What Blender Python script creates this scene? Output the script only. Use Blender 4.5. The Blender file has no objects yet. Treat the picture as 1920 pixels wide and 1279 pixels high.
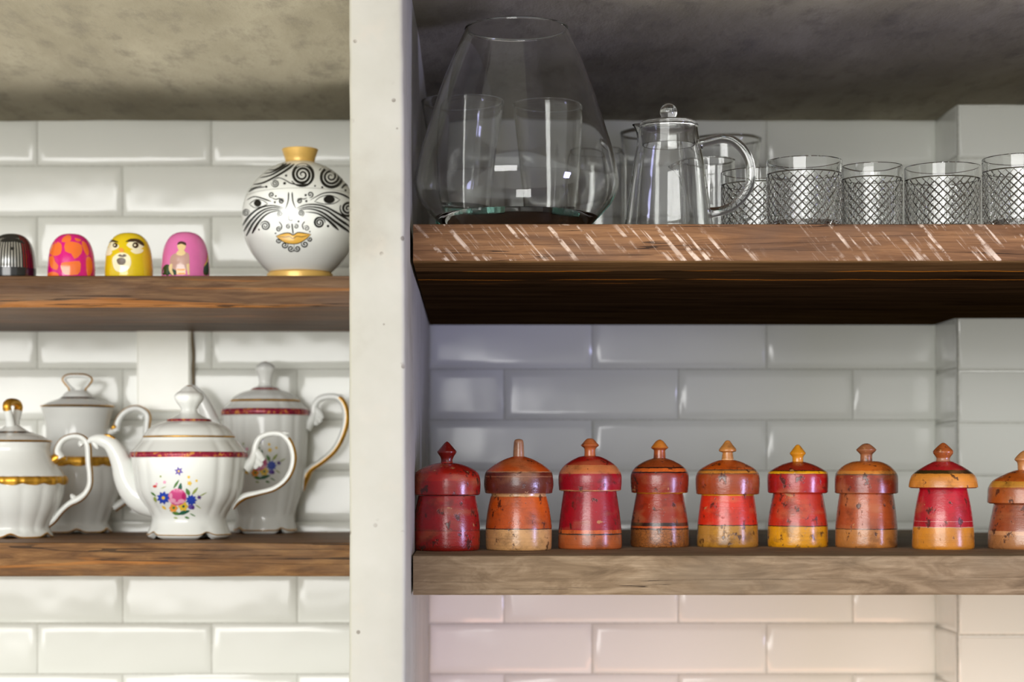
import bpy, bmesh, math, random
from mathutils import Vector, noise as mnoise
random.seed(7)
PI = math.pi
C = bpy.context.scene.collection
SC = bpy.context.scene

# ------------------------------------------------------------------ camera, world, lights, exposure
F = 3600.0                    # focal length in pixels of the 1920 wide frame
VX, VY = 880.0, 880.0         # vanishing point of the depth lines
DB = 2.667                    # distance camera -> tiled back wall (wall stands at Y = 0)
ZC = 1.5                      # camera height
cam = bpy.data.cameras.new('camera')
cam.sensor_width = 36.0
cam.lens = F / 1920 * 36.0
cam.shift_x = (960 - VX) / 1920
cam.shift_y = (VY - 639.5) / 1920
cam.clip_start = 0.05
cam.dof.use_dof = True
cam.dof.focus_distance = 1.93
cam.dof.aperture_fstop = 6.3
camo = bpy.data.objects.new('camera', cam); C.objects.link(camo)
camo.location = (0, -DB, ZC); camo.rotation_euler = (PI / 2, 0, 0)
SC.camera = camo

w = bpy.data.worlds.new('room_light'); SC.world = w; w.use_nodes = True
nt = w.node_tree; nt.nodes.clear()
tc = nt.nodes.new('ShaderNodeTexCoord'); sp = nt.nodes.new('ShaderNodeSeparateXYZ')
rp = nt.nodes.new('ShaderNodeValToRGB'); bg = nt.nodes.new('ShaderNodeBackground'); wo = nt.nodes.new('ShaderNodeOutputWorld')
mr = nt.nodes.new('ShaderNodeMapRange'); mr.inputs[1].default_value = -1; mr.inputs[2].default_value = 1
nt.links.new(tc.outputs['Generated'], sp.inputs[0]); nt.links.new(sp.outputs[2], mr.inputs[0])
nt.links.new(mr.outputs[0], rp.inputs[0]); nt.links.new(rp.outputs[0], bg.inputs[0]); nt.links.new(bg.outputs[0], wo.inputs[0])
cr = rp.color_ramp
cr.elements[0].position = 0.0; cr.elements[0].color = (.66, .63, .56, 1)
cr.elements[1].position = 1.0; cr.elements[1].color = (.55, .55, .52, 1)
e = cr.elements.new(.38); e.color = (.66, .63, .56, 1)
e = cr.elements.new(.49); e.color = (1.0, 1.0, .95, 1)
e = cr.elements.new(.66); e.color = (1.0, 1.0, .96, 1)
bg.inputs[1].default_value = 0.68


def area(name, loc, target, sx, sy, power, col):
    l = bpy.data.lights.new(name, 'AREA'); l.shape = 'RECTANGLE'; l.size = sx; l.size_y = sy
    l.energy = power; l.color = col
    o = bpy.data.objects.new(name, l); C.objects.link(o); o.location = loc
    o.rotation_euler = (Vector(target) - Vector(loc)).to_track_quat('-Z', 'Y').to_euler()
    return o


area('window_light_front', (-1.65, -5.2, 1.95), (0, 0, 1.6), 3.4, 1.9, 122, (1, .99, .965))
area('ceiling_fill_light', (-.95, -1.5, .35), (-.58, -.62, 1.98), 1.1, .7, 3.4, (1, .98, .94)).data.spread = math.radians(55)  # added fill from below, no real lamp; lifts the left ceiling
area('window_light_right', (2.25, -2.15, 1.2), (0, 0, 1.4), .35, .7, 29, (.54, .54, 1.0))
area('warm_fill_light', (.35, -.62, .92), (.35, 0, 1.25), .9, .12, 1.1, (1, .45, .24))  # added peach fill, no real lamp; warms the tiles under the lower right shelf

SC.view_settings.view_transform = 'Standard'
SC.view_settings.look = 'None'
SC.view_settings.gamma = 1.0
SC.view_settings.use_curve_mapping = False
SC.view_settings.exposure = 0.53
SC.cycles.max_bounces = 28
SC.cycles.transmission_bounces = 28
SC.cycles.glossy_bounces = 6
SC.cycles.diffuse_bounces = 5
SC.cycles.transparent_max_bounces = 16
SC.cycles.sample_clamp_indirect = 6.0
SC.cycles.use_denoising = True


# ------------------------------------------------------------------ helpers
def lin(r, g, b):
    f = lambda v: (v / 255 / 12.92) if v / 255 <= .04045 else ((v / 255 + .055) / 1.055) ** 2.4
    return (f(r), f(g), f(b), 1.0)


def PX(px, d): return (px - VX) * d / F
def PZ(py, d): return (VY - py) * d / F          # height above the camera


class NT:
    """small wrapper to write node trees in few lines"""
    def __init__(s, name):
        s.m = bpy.data.materials.new(name); s.m.use_nodes = True
        s.t = s.m.node_tree; s.t.nodes.clear()
        s.out = s.n('OutputMaterial'); s.b = s.n('BsdfPrincipled'); s.l(s.b, s.out, 0, 0)
        s.tc = None
    def n(s, t, **kw):
        x = s.t.nodes.new('ShaderNode' + t)
        for k, v in kw.items(): setattr(x, k, v)
        return x
    def l(s, a, b, i=0, j=0):
        s.t.links.new(a.outputs[i], b.inputs[j])
    def obj(s):
        if not s.tc: s.tc = s.n('TexCoord')
        return s.tc.outputs['Object']
    def mapped(s, scale=(1, 1, 1), rot=(0, 0, 0), loc=(0, 0, 0)):
        m = s.n('Mapping'); m.inputs['Scale'].default_value = scale; m.inputs['Rotation'].default_value = rot; m.inputs['Location'].default_value = loc
        s.t.links.new(s.obj(), m.inputs[0]); return m
    def noise(s, src, scale, detail=4, rough=.55, dist=0):
        x = s.n('TexNoise'); x.inputs['Scale'].default_value = scale; x.inputs['Detail'].default_value = detail
        x.inputs['Roughness'].default_value = rough; x.inputs['Distortion'].default_value = dist
        if src is not None: s.t.links.new(src.outputs[0] if hasattr(src, 'outputs') else src, x.inputs['Vector'])
        return x
    def ramp(s, src, stops, interp='LINEAR', i=0):
        x = s.n('ValToRGB'); r = x.color_ramp; r.interpolation = interp
        while len(r.elements) > 1: r.elements.remove(r.elements[-1])
        r.elements[0].position = stops[0][0]; r.elements[0].color = stops[0][1]
        for p, c in stops[1:]:
            e = r.elements.new(p); e.color = c
        s.t.links.new(src.outputs[i], x.inputs[0]); return x
    def step(s, src, a, b):
        return s.ramp(src, [(a, (0, 0, 0, 1)), (b, (1, 1, 1, 1))])
    def mix(s, fac, a, b, mode='MIX'):
        x = s.n('MixRGB', blend_type=mode)
        for k, v in ((0, fac), (1, a), (2, b)):
            if hasattr(v, 'outputs'): s.t.links.new(v.outputs[0], x.inputs[k])
            elif k == 0: x.inputs[0].default_value = v
            else: x.inputs[k].default_value = v
        return x
    def math(s, op, a, b=0.0, clamp=False):
        x = s.n('Math', operation=op, use_clamp=clamp)
        for k, v in ((0, a), (1, b)):
            if hasattr(v, 'outputs'): s.t.links.new(v.outputs[0], x.inputs[k])
            elif hasattr(v, 'links'): s.t.links.new(v, x.inputs[k])
            else: x.inputs[k].default_value = v
        return x
    def base(s, x):
        if hasattr(x, 'outputs'): s.t.links.new(x.outputs[0], s.b.inputs['Base Color'])
        else: s.b.inputs['Base Color'].default_value = x
    def bump(s, src, strength, dist):
        x = s.n('Bump'); x.inputs['Strength'].default_value = strength; x.inputs['Distance'].default_value = dist
        s.t.links.new(src.outputs[0], x.inputs['Height']); s.t.links.new(x.outputs[0], s.b.inputs['Normal'])
    def set(s, **kw):
        for k, v in kw.items(): s.b.inputs[k.replace('_', ' ')].default_value = v
        return s


W1, B0 = (1, 1, 1, 1), (0, 0, 0, 1)


def plain(name, col, rough=.3, metal=0.0, coat=0.0, vary=.06, scale=60):
    m = NT(name)
    n = m.noise(m.obj(), scale, 3)
    a = tuple(max(0, c * (1 - vary)) for c in col[:3]) + (1,); b = tuple(min(1, c * (1 + vary)) for c in col[:3]) + (1,)
    m.base(m.ramp(n, [(.3, a), (.7, b)])); m.set(Roughness=rough, Metallic=metal, Coat_Weight=coat, Coat_Roughness=.05)
    return m.m


M = {}
M['porcelain'] = plain('white_porcelain', lin(230, 232, 228), .12, coat=0, vary=.015, scale=20)
M['gold'] = plain('gold_rim', lin(214, 160, 58), .34, .75, vary=.25, scale=90)
M['goldpaint'] = plain('matt_gold', lin(226, 184, 100), .33, .25, vary=.05)
M['black'] = plain('black_glaze', lin(22, 21, 20), .15, vary=.1)
M['greyline'] = plain('grey_line', lin(165, 165, 158), .3)
M['lips'] = plain('ochre_glaze', lin(226, 176, 76), .15)
m = NT('maroon_gilt_band'); n = m.noise(m.obj(), 170, 5, .7)
m.base(m.ramp(n, [(.42, lin(128, 18, 48)), (.55, lin(160, 40, 62)), (.60, lin(205, 140, 62))])); m.set(Roughness=.22, Metallic=.15); M['maroon'] = m.m
for k, c in dict(rose=(214, 84, 142), rosedeep=(186, 44, 108), rosepale=(238, 168, 196), blue=(44, 72, 176), violet=(104, 84, 172), purple=(84, 52, 128),
                 yellow=(236, 196, 70), orange=(240, 160, 70), leaf=(84, 128, 64), leafdark=(40, 96, 74), leafpale=(150, 164, 84), red=(206, 74, 70),
                 hotpink=(226, 14, 132), hotorange=(255, 122, 52), sunny=(232, 200, 10), candy=(228, 116, 178), cream=(252, 242, 206),
                 brown=(66, 42, 20), skin=(236, 208, 150), taupe=(196, 154, 140), bottle=(22, 62, 40), charcoal=(26, 26, 27), crimson=(120, 22, 26),
                 hair=(74, 52, 44), lipgrey=(112, 96, 84)).items():
    M[k] = plain('paint_' + k, lin(*c), .16, coat=.3, vary=.04)
m = NT('dark_gilt_band'); n = m.noise(m.obj(), 190, 4, .7)
m.base(m.ramp(n, [(.45, lin(52, 34, 24)), (.58, lin(96, 62, 34)), (.64, lin(200, 150, 70))])); m.set(Roughness=.25); M['darkgilt'] = m.m
M['silver'] = plain('silver_stripe', lin(205, 205, 203), .18, .75, vary=.05)


def glass(name, col=(1, 1, 1, 1), ior=1.46):
    m = NT(name); n = m.noise(m.obj(), 9, 2)
    m.base(col); m.set(Roughness=0.0, IOR=ior, Transmission_Weight=1.0)
    m.bump(n, .06, .004)
    return m.m


M['glass'] = glass('clear_glass', (.985, .99, .985, 1))
M['glassteal'] = glass('teal_glass', (.36, .66, .59, 1))
M['cutglass'] = glass('cut_glass', (.995, 1, .995, 1), 1.4)


def link(name, bm, mats, parent=None, angle=35, loc=None):
    bm.normal_update()
    me = bpy.data.meshes.new(name); bm.to_mesh(me); bm.free()
    for x in (mats if isinstance(mats, (list, tuple)) else [mats]): me.materials.append(M[x] if isinstance(x, str) else x)
    o = bpy.data.objects.new(name, me); C.objects.link(o)
    if angle is None: me.shade_flat()
    else:
        me.shade_smooth(); me.set_sharp_from_angle(angle=math.radians(angle))
    if parent: o.parent = parent
    if loc: o.location = loc
    return o


def tag(o, label, cat, group=None):
    o['label'] = label; o['category'] = cat
    if group: o['group'] = group
    return o


def thing(name, label, cat, px, d, zrel, group=None):
    o = bpy.data.objects.new(name, None); C.objects.link(o)
    o.location = (PX(px, d), d - DB, ZC + zrel); o.empty_display_size = .02
    return tag(o, label, cat, group)


def struct(o): o['kind'] = 'structure'; return o


def catmull(pts, n):
    if len(pts) < 3 or n <= 1: return [tuple(p) for p in pts]
    out = []
    k = len(pts[0])
    for i in range(len(pts) - 1):
        p0 = pts[max(i - 1, 0)]; p1 = pts[i]; p2 = pts[i + 1]; p3 = pts[min(i + 2, len(pts) - 1)]
        for j in range(n):
            t = j / n
            out.append(tuple(.5 * (2 * p1[q] + (p2[q] - p0[q]) * t + (2 * p0[q] - 5 * p1[q] + 4 * p2[q] - p3[q]) * t * t
                                   + (3 * p1[q] - p0[q] - 3 * p2[q] + p3[q]) * t ** 3) for q in range(k)))
    out.append(tuple(pts[-1])); return out


def sec(pts, mat=0, n=5):
    """smooth section of a lathe profile -> list of (r, z, mat)"""
    return [(max(r, 0), z, mat) for r, z in catmull(pts, n)]


def lathe(bm, prof, seg=72, rf=None, zf=None, mf=None):
    rings = []; clean = []
    for p in prof:
        if clean and abs(clean[-1][0] - p[0]) < 1e-7 and abs(clean[-1][1] - p[1]) < 1e-7: clean[-1] = p; continue
        clean.append(p)
    for r, z, m_ in clean:
        if r < 1e-6: rings.append([bm.verts.new((0, 0, z))]); continue
        ring = []
        for k in range(seg):
            a = 2 * PI * k / seg
            rr = r * (rf(a, r, z) if rf else 1.0); zz = z + (zf(a, r, z) if zf else 0.0)
            ring.append(bm.verts.new((rr * math.sin(a), -rr * math.cos(a), zz)))
        rings.append(ring)
    for i in range(len(rings) - 1):
        A, B = rings[i], rings[i + 1]; mi = clean[i][2]
        for k in range(seg):
            q = (k + 1) % seg
            if len(A) == 1 and len(B) == 1: continue
            if len(A) == 1: f = bm.faces.new((A[0], B[k], B[q]))
            elif len(B) == 1: f = bm.faces.new((A[k], B[0], A[q]))
            else: f = bm.faces.new((A[k], B[k], B[q], A[q]))
            f.material_index = mf(k, seg, clean[i][1], mi) if mf else mi
    return rings


def tube(bm, pts, radii, seg=12, flat=1.0, bn=(0, 1, 0), mat=0, mat2=None, n=6, gold=.45, sign=1, zmin=-9, g0=0.0):
    """tube along a smooth path; bn = fixed binormal; mat2 on the outer flank"""
    P4 = catmull([tuple(p) + (r,) for p, r in zip(pts, radii)], n)
    b = Vector(bn).normalized(); rings = []
    for i, p in enumerate(P4):
        a = Vector(P4[max(i - 1, 0)][:3]); c = Vector(P4[min(i + 1, len(P4) - 1)][:3])
        t = (c - a).normalized(); nn = b.cross(t).normalized() * sign
        rings.append([bm.verts.new(Vector(p[:3]) + nn * math.cos(2 * PI * k / seg) * p[3] + b * math.sin(2 * PI * k / seg) * p[3] * flat) for k in range(seg)])
    for i in range(len(rings) - 1):
        for k in range(seg):
            q = (k + 1) % seg
            f = bm.faces.new((rings[i][k], rings[i][q], rings[i + 1][q], rings[i + 1][k]))
            f.material_index = mat2 if (mat2 is not None and P4[i][2] > zmin and i >= g0 * len(rings) and math.cos(2 * PI * (k + .5) / seg) > gold) else mat
    for r_, rev in ((rings[0], 1), (rings[-1], 0)):
        f = bm.faces.new(r_[::-1] if rev else r_); f.material_index = mat
    bmesh.ops.recalc_face_normals(bm, faces=bm.faces[:])


def box(bm, x0, x1, y0, y1, z0, z1, mat=0):
    v = [bm.verts.new((x, y, z)) for x in (x0, x1) for y in (y0, y1) for z in (z0, z1)]
    for f in ((0, 1, 3, 2), (4, 6, 7, 5), (0, 4, 5, 1), (2, 3, 7, 6), (0, 2, 6, 4), (1, 5, 7, 3)):
        bm.faces.new([v[i] for i in f]).material_index = mat


class Paint:
    """flat painted marks laid on a turned surface: drawn as outlines, dropped on the surface, part of that same mesh"""
    def __init__(s, bm, prof, px, d, zrel, k=1.0, ox=0, oy=0):
        s.bm = bm; s.xc = PX(px, d); s.d = d; s.z0 = zrel; s.k = k; s.ox = ox; s.oy = oy; s.layer = 0
        pr = sorted([(p[1], p[0]) for p in prof]); s.pr = pr
    def r(s, z):
        pr = s.pr
        if z <= pr[0][0]: return pr[0][1]
        for i in range(len(pr) - 1):
            if pr[i][0] <= z <= pr[i + 1][0]:
                a, b = pr[i], pr[i + 1]
                return a[1] if b[0] - a[0] < 1e-9 else a[1] + (b[1] - a[1]) * (z - a[0]) / (b[0] - a[0])
        return pr[-1][1]
    def at(s, x, y):
        px = s.ox + x / s.k; py = s.oy + y / s.k; d = s.d - .03
        for _ in range(9):
            X = PX(px, d) - s.xc; Z = PZ(py, d) - s.z0; r = s.r(Z)
            X = max(-.985 * r, min(.985 * r, X))
            d = s.d - math.sqrt(max(r * r - X * X, 0))
        a = math.atan2(X, s.d - d); rr = r + .00022 + .00006 * s.layer
        return s.bm.verts.new((rr * math.sin(a), -rr * math.cos(a), Z))
    def poly(s, pts, mat, smooth=4):
        pts = [tuple(p) for p in pts]
        if smooth > 1:
            c = catmull([pts[-1]] + pts + [pts[0], pts[1]], smooth); pts = c[smooth:-smooth * 1 - 1]
        cx = sum(p[0] for p in pts) / len(pts); cy = sum(p[1] for p in pts) / len(pts)
        prev = None; N = len(pts); rings = []
        for t in (1.0, .66, .33): rings.append([s.at(cx + (x - cx) * t, cy + (y - cy) * t) for x, y in pts])
        c = s.at(cx, cy)
        for a, b in zip(rings, rings[1:]):
            for i in range(N):
                j = (i + 1) % N; s.bm.faces.new((a[i], a[j], b[j], b[i])).material_index = mat
        for i in range(N): s.bm.faces.new((rings[-1][i], rings[-1][(i + 1) % N], c)).material_index = mat
        s.layer = (s.layer + 1) % 14
    def disc(s, x, y, r, mat, ry=None, n=14):
        ry = ry or r
        s.poly([(x + r * math.cos(2 * PI * i / n), y + ry * math.sin(2 * PI * i / n)) for i in range(n)], mat, 1)
    def star(s, x, y, r, n, mat, inner=.5, rot=0):
        s.poly([(x + (r if i % 2 == 0 else r * inner) * math.cos(rot + PI * i / n), y + (r if i % 2 == 0 else r * inner) * math.sin(rot + PI * i / n)) for i in range(2 * n)], mat, 1)
    def leaf(s, x, y, l, wd, ang, mat):
        c, q = math.cos(ang), math.sin(ang)
        s.poly([(x + u * l * c - v * wd * q, y + u * l * q + v * wd * c) for u, v in ((-1, 0), (-.4, .8), (.2, .8), (1, 0), (.2, -.8), (-.4, -.8))], mat, 3)
    def stroke(s, pts, w0, w1=None, mat=1, taper=True, n=7):
        P = catmull(pts, n); N = len(P); w1 = w0 if w1 is None else w1; prev = None
        for i, (x, y) in enumerate(P):
            a = P[max(i - 1, 0)]; b = P[min(i + 1, N - 1)]; tx, ty = b[0] - a[0], b[1] - a[1]; L = math.hypot(tx, ty) or 1
            t = i / (N - 1); wd = (w0 + (w1 - w0) * t) / 2
            if taper: wd *= min(1, .25 + 5 * min(t, 1 - t))
            A = s.at(x - ty / L * wd, y + tx / L * wd); B = s.at(x + ty / L * wd, y - tx / L * wd)
            if prev: s.bm.faces.new((prev[0], prev[1], B, A)).material_index = mat
            prev = (A, B)
        s.layer = (s.layer + 1) % 14
    def spiral(s, x, y, r, turns, a0, w0, w1, mat=1, dirn=1, sq=1.0):
        N = int(14 * turns) + 4
        s.stroke([(x + (r * .06 + r * .94 * (i / N)) * math.cos(a0 + dirn * 2 * PI * turns * (i / N - 1)), y + sq * (r * .06 + r * .94 * (i / N)) * math.sin(a0 + dirn * 2 * PI * turns * (i / N - 1))) for i in range(N + 1)], w0, w1, mat, True, 2)


def fix_paint(bm, n0):
    bm.faces.ensure_lookup_table()
    for f in bm.faces[n0:]:
        f.normal_update(); c = f.calc_center_median()
        if f.normal.x * c.x + f.normal.y * c.y < 0: f.normal_flip()


# ------------------------------------------------------------------ the setting
# measured levels (relative to the camera height) and distances
D_PIL, D_R, D_L = 1.70, 1.857, 2.26
Z_CEIL = .485
X_PL, X_PR = PX(655, D_PIL), -.0562
X_DUCT, D_DUCT = .648, 2.55
Z_LU, Z_LL = PZ(517, D_L), PZ(1018, D_L)
Z_RU, Z_RL = PZ(420, D_R), PZ(1042, D_R)

m = NT('glazed_tile'); n = m.noise(m.obj(), 9, 2); n2 = m.noise(m.obj(), 3, 2)
m.base(m.ramp(n2, [(.3, lin(228, 230, 222)), (.7, lin(236, 237, 230))])); m.set(Roughness=.15, IOR=1.5)
m.bump(n, .35, .006); M['tile'] = m.m
m = NT('grout'); n = m.noise(m.obj(), 200, 3); m.base(m.ramp(n, [(.3, lin(176, 176, 166)), (.7, lin(206, 206, 196))])); m.set(Roughness=.8); M['grout'] = m.m


def tiles(bm, x0, x1, z0, z1, zj, xj, pw, ph, y=0.0, bev=.0095, h=.0034):
    """bevelled glazed tiles on the plane Y = y facing the camera; zj = a joint height, xj = joint offset of the row above it and the next"""
    k0 = math.floor((z0 - zj) / ph); k1 = math.ceil((z1 - zj) / ph); g = .0008
    for k in range(k0, k1):
        za, zb = max(zj + k * ph, z0), min(zj + (k + 1) * ph, z1)
        if zb - za < .004: continue
        off = xj[k % 2]; i0 = math.floor((x0 - off) / pw); i1 = math.ceil((x1 - off) / pw)
        for i in range(i0, i1):
            xa, xb = max(off + i * pw, x0), min(off + (i + 1) * pw, x1)
            if xb - xa < .004: continue
            tx = random.uniform(-.0025, .0025); tz = random.uniform(-.004, .004)
            rings = []
            for ins, hh in ((g, 0), (g + .0012, h * .30), (bev * .55, h * .72), (bev, h), (bev * 1.35, h * 1.06)):
                il = ins; ix = min(ins, (xb - xa) * .45); iz = min(ins, (zb - za) * .45)
                q = [(xa + ix, za + iz), (xb - ix, za + iz), (xb - ix, zb - iz), (xa + ix, zb - iz)]
                rings.append([bm.verts.new((a, y - hh - (tx * (a - (xa + xb) / 2) / pw + tz * (b - (za + zb) / 2) / ph if hh > 0 else 0) * .5, b)) for a, b in q])
            for A, B in zip(rings, rings[1:]):
                for j in range(4): bm.faces.new((A[j], A[(j + 1) % 4], B[(j + 1) % 4], B[j]))
            bm.faces.new(rings[-1])
    f = bm.faces.new([bm.verts.new(p) for p in ((x0, y + .0002, z0), (x1, y + .0002, z0), (x1, y + .0002, z1), (x0, y + .0002, z1))]); f.material_index = 1


PWID, PHGT = 327 * DB / F, 95.3 * DB / F
bm = bmesh.new()
tiles(bm, -1.3, X_PR, -.75, Z_CEIL, PZ(692, DB), (PX(70, DB), PX(230, DB)), PWID, PHGT)
box(bm, -1.3, X_PR, .001, .08, -.75, Z_CEIL, 1)
struct(link('wall_left', bm, ['tile', 'grout'], angle=60, loc=(0, 0, ZC)))
bm = bmesh.new()
tiles(bm, X_PR, X_DUCT, -.75, Z_CEIL, PZ(692, DB), (PX(1110, DB), PX(945, DB)), PWID, PHGT)
box(bm, X_PR, 1.4, .001, .08, -.75, Z_CEIL, 1)
struct(link('wall_right', bm, ['tile', 'grout'], angle=60, loc=(0, 0, ZC)))
# tiled boxed-in column on the right
yD = D_DUCT - DB
bm = bmesh.new()
tiles(bm, X_DUCT + .0015, 1.4, -.75, Z_CEIL, PZ(694, D_DUCT), (X_DUCT - .02, X_DUCT - .02), 1.2, 99.5 * D_DUCT / F, y=yD, bev=.004, h=.0012)
k0 = len(bm.verts); bm.verts.ensure_lookup_table()
b2 = bmesh.new(); tiles(b2, yD + .002, .004, -.75, Z_CEIL, PZ(690, D_DUCT), (-1, -1), 3, 99.5 * D_DUCT / F, y=0, bev=.006, h=.0015)
mp = {}
for v in b2.verts: mp[v] = bm.verts.new((X_DUCT + v.co.y, -v.co.x + yD + .004, v.co.z))
for f in b2.faces:
    nf = bm.faces.new([mp[v] for v in f.verts]); nf.material_index = f.material_index
b2.free()
box(bm, X_DUCT + .0006, 1.4, yD + .0006, 0, -.75, Z_CEIL, 1)
bmesh.ops.recalc_face_normals(bm, faces=bm.faces[:])
struct(link('column', bm, ['tile', 'grout'], angle=60, loc=(0, 0, ZC)))

# raw concrete slab overhead
m = NT('raw_concrete'); a = m.noise(m.mapped((1, .35, 1)), 6, 8, .62, .4); b = m.noise(m.mapped((3, 1.2, 3)), 9, 6, .7); c = m.noise(m.obj(), 260, 2)
base = m.ramp(a, [(.28, lin(132, 125, 106)), (.5, lin(153, 146, 126)), (.72, lin(173, 166, 145))])
base = m.mix(m.step(b, .5, .72), base, lin(124, 118, 104)); base.inputs[0].default_value = .5
m.base(base); m.set(Roughness=.8, Specular_IOR_Level=.15); m.bump(b, .35, .006); M['concrete'] = m.m
bm = bmesh.new()
nx, ny = 90, 24; vs = []
for i in range(nx + 1):
    row = []
    for j in range(ny + 1):
        x = -1.3 + 2.7 * i / nx; y = .02 - 1.1 * j / ny
        row.append(bm.verts.new((x, y, Z_CEIL + .0035 * mnoise.noise((x * 4, y * 5, 3.1)) + .0016 * mnoise.noise((x * 17, y * 15, 9.7)))))
    vs.append(row)
for i in range(nx):
    for j in range(ny): bm.faces.new((vs[i][j], vs[i][j + 1], vs[i + 1][j + 1], vs[i + 1][j]))
box(bm, -1.3, 1.4, -1.08, .02, Z_CEIL + .006, Z_CEIL + .16)
bmesh.ops.recalc_face_normals(bm, faces=bm.faces[:])
struct(link('ceiling', bm, 'concrete', loc=(0, 0, ZC)))

# limewashed concrete divider
m = NT('limewashed_concrete'); a = m.noise(m.obj(), 7, 6, .6); b = m.noise(m.obj(), 30, 5, .6); v = m.n('TexVoronoi'); v.inputs['Scale'].default_value = 64
m.t.links.new(m.obj(), v.inputs[0])
base = m.ramp(a, [(.3, lin(146, 141, 126)), (.5, lin(163, 160, 147)), (.7, lin(171, 168, 156))])
base = m.mix(m.math('MULTIPLY', m.step(b, .55, .75), .35), base, lin(180, 168, 150))
pit = m.math('LESS_THAN', v, .14); big = m.step(m.noise(m.obj(), 16, 2), .50, .54); pit = m.math('MULTIPLY', pit, big)
base = m.mix(pit, base, lin(120, 114, 102)); m.base(base); m.set(Roughness=.62)
m.bump(m.math('SUBTRACT', b, pit), .25, .002); M['limewash'] = m.m
bm = bmesh.new()
yF = D_PIL - DB; cs = []; R_ = .0045
for cx, cy, a0 in ((X_PR - R_, yF + R_, -PI / 2), (X_PL + R_, yF + R_, PI)):
    pass
sect = [(X_PR, .0), (X_PR, -.12), (X_PR, -.3), (X_PR, -.5), (X_PR, -.7), (X_PR, -.85)]
sect += [(X_PR - R_ + R_ * math.cos(t), yF + R_ - R_ * math.sin(t)) for t in [PI / 2 * i / 5 for i in range(6)]]
sect += [(X_PR - .018, yF), (X_PL + .018, yF)]
sect += [(X_PL + .003 - .003 * math.sin(t), yF + .003 - .003 * math.cos(t)) for t in [PI / 2 * i / 4 for i in range(5)]]
sect += [(X_PL, -.5), (X_PL, 0)]
nz = 150; rows = []
for i in range(nz + 1):
    z = -.75 + (Z_CEIL + .75) * i / nz; row = []
    for x, y in sect:
        dx = .0006 * mnoise.noise((1.3, y * 6, z * 7)) + (.0004 * mnoise.noise((5, y * 40, z * 60)) if y < yF + .01 else 0)
        dx += -.003 * max(0, (z - .05) / .43) if (x > X_PR - .01 and y < -.6) else 0
        row.append(bm.verts.new((x + dx, y + .0005 * mnoise.noise((x * 20, 3, z * 9)) * (y < -.01), z)))
    rows.append(row)
for A, B in zip(rows, rows[1:]):
    for k in range(len(sect)):
        q = (k + 1) % len(sect); bm.faces.new((A[k], A[q], B[q], B[k]))
bmesh.ops.recalc_face_normals(bm, faces=bm.faces[:])
struct(link('pillar', bm, 'limewash', angle=50, loc=(0, 0, ZC)))
# return wall to the right of the niche, out of the frame
bm = bmesh.new(); box(bm, 1.4, 1.48, -1.27, .08, -.75, Z_CEIL + .1)
struct(link('wall_side', bm, 'limewash', angle=30, loc=(0, 0, ZC)))


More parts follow.
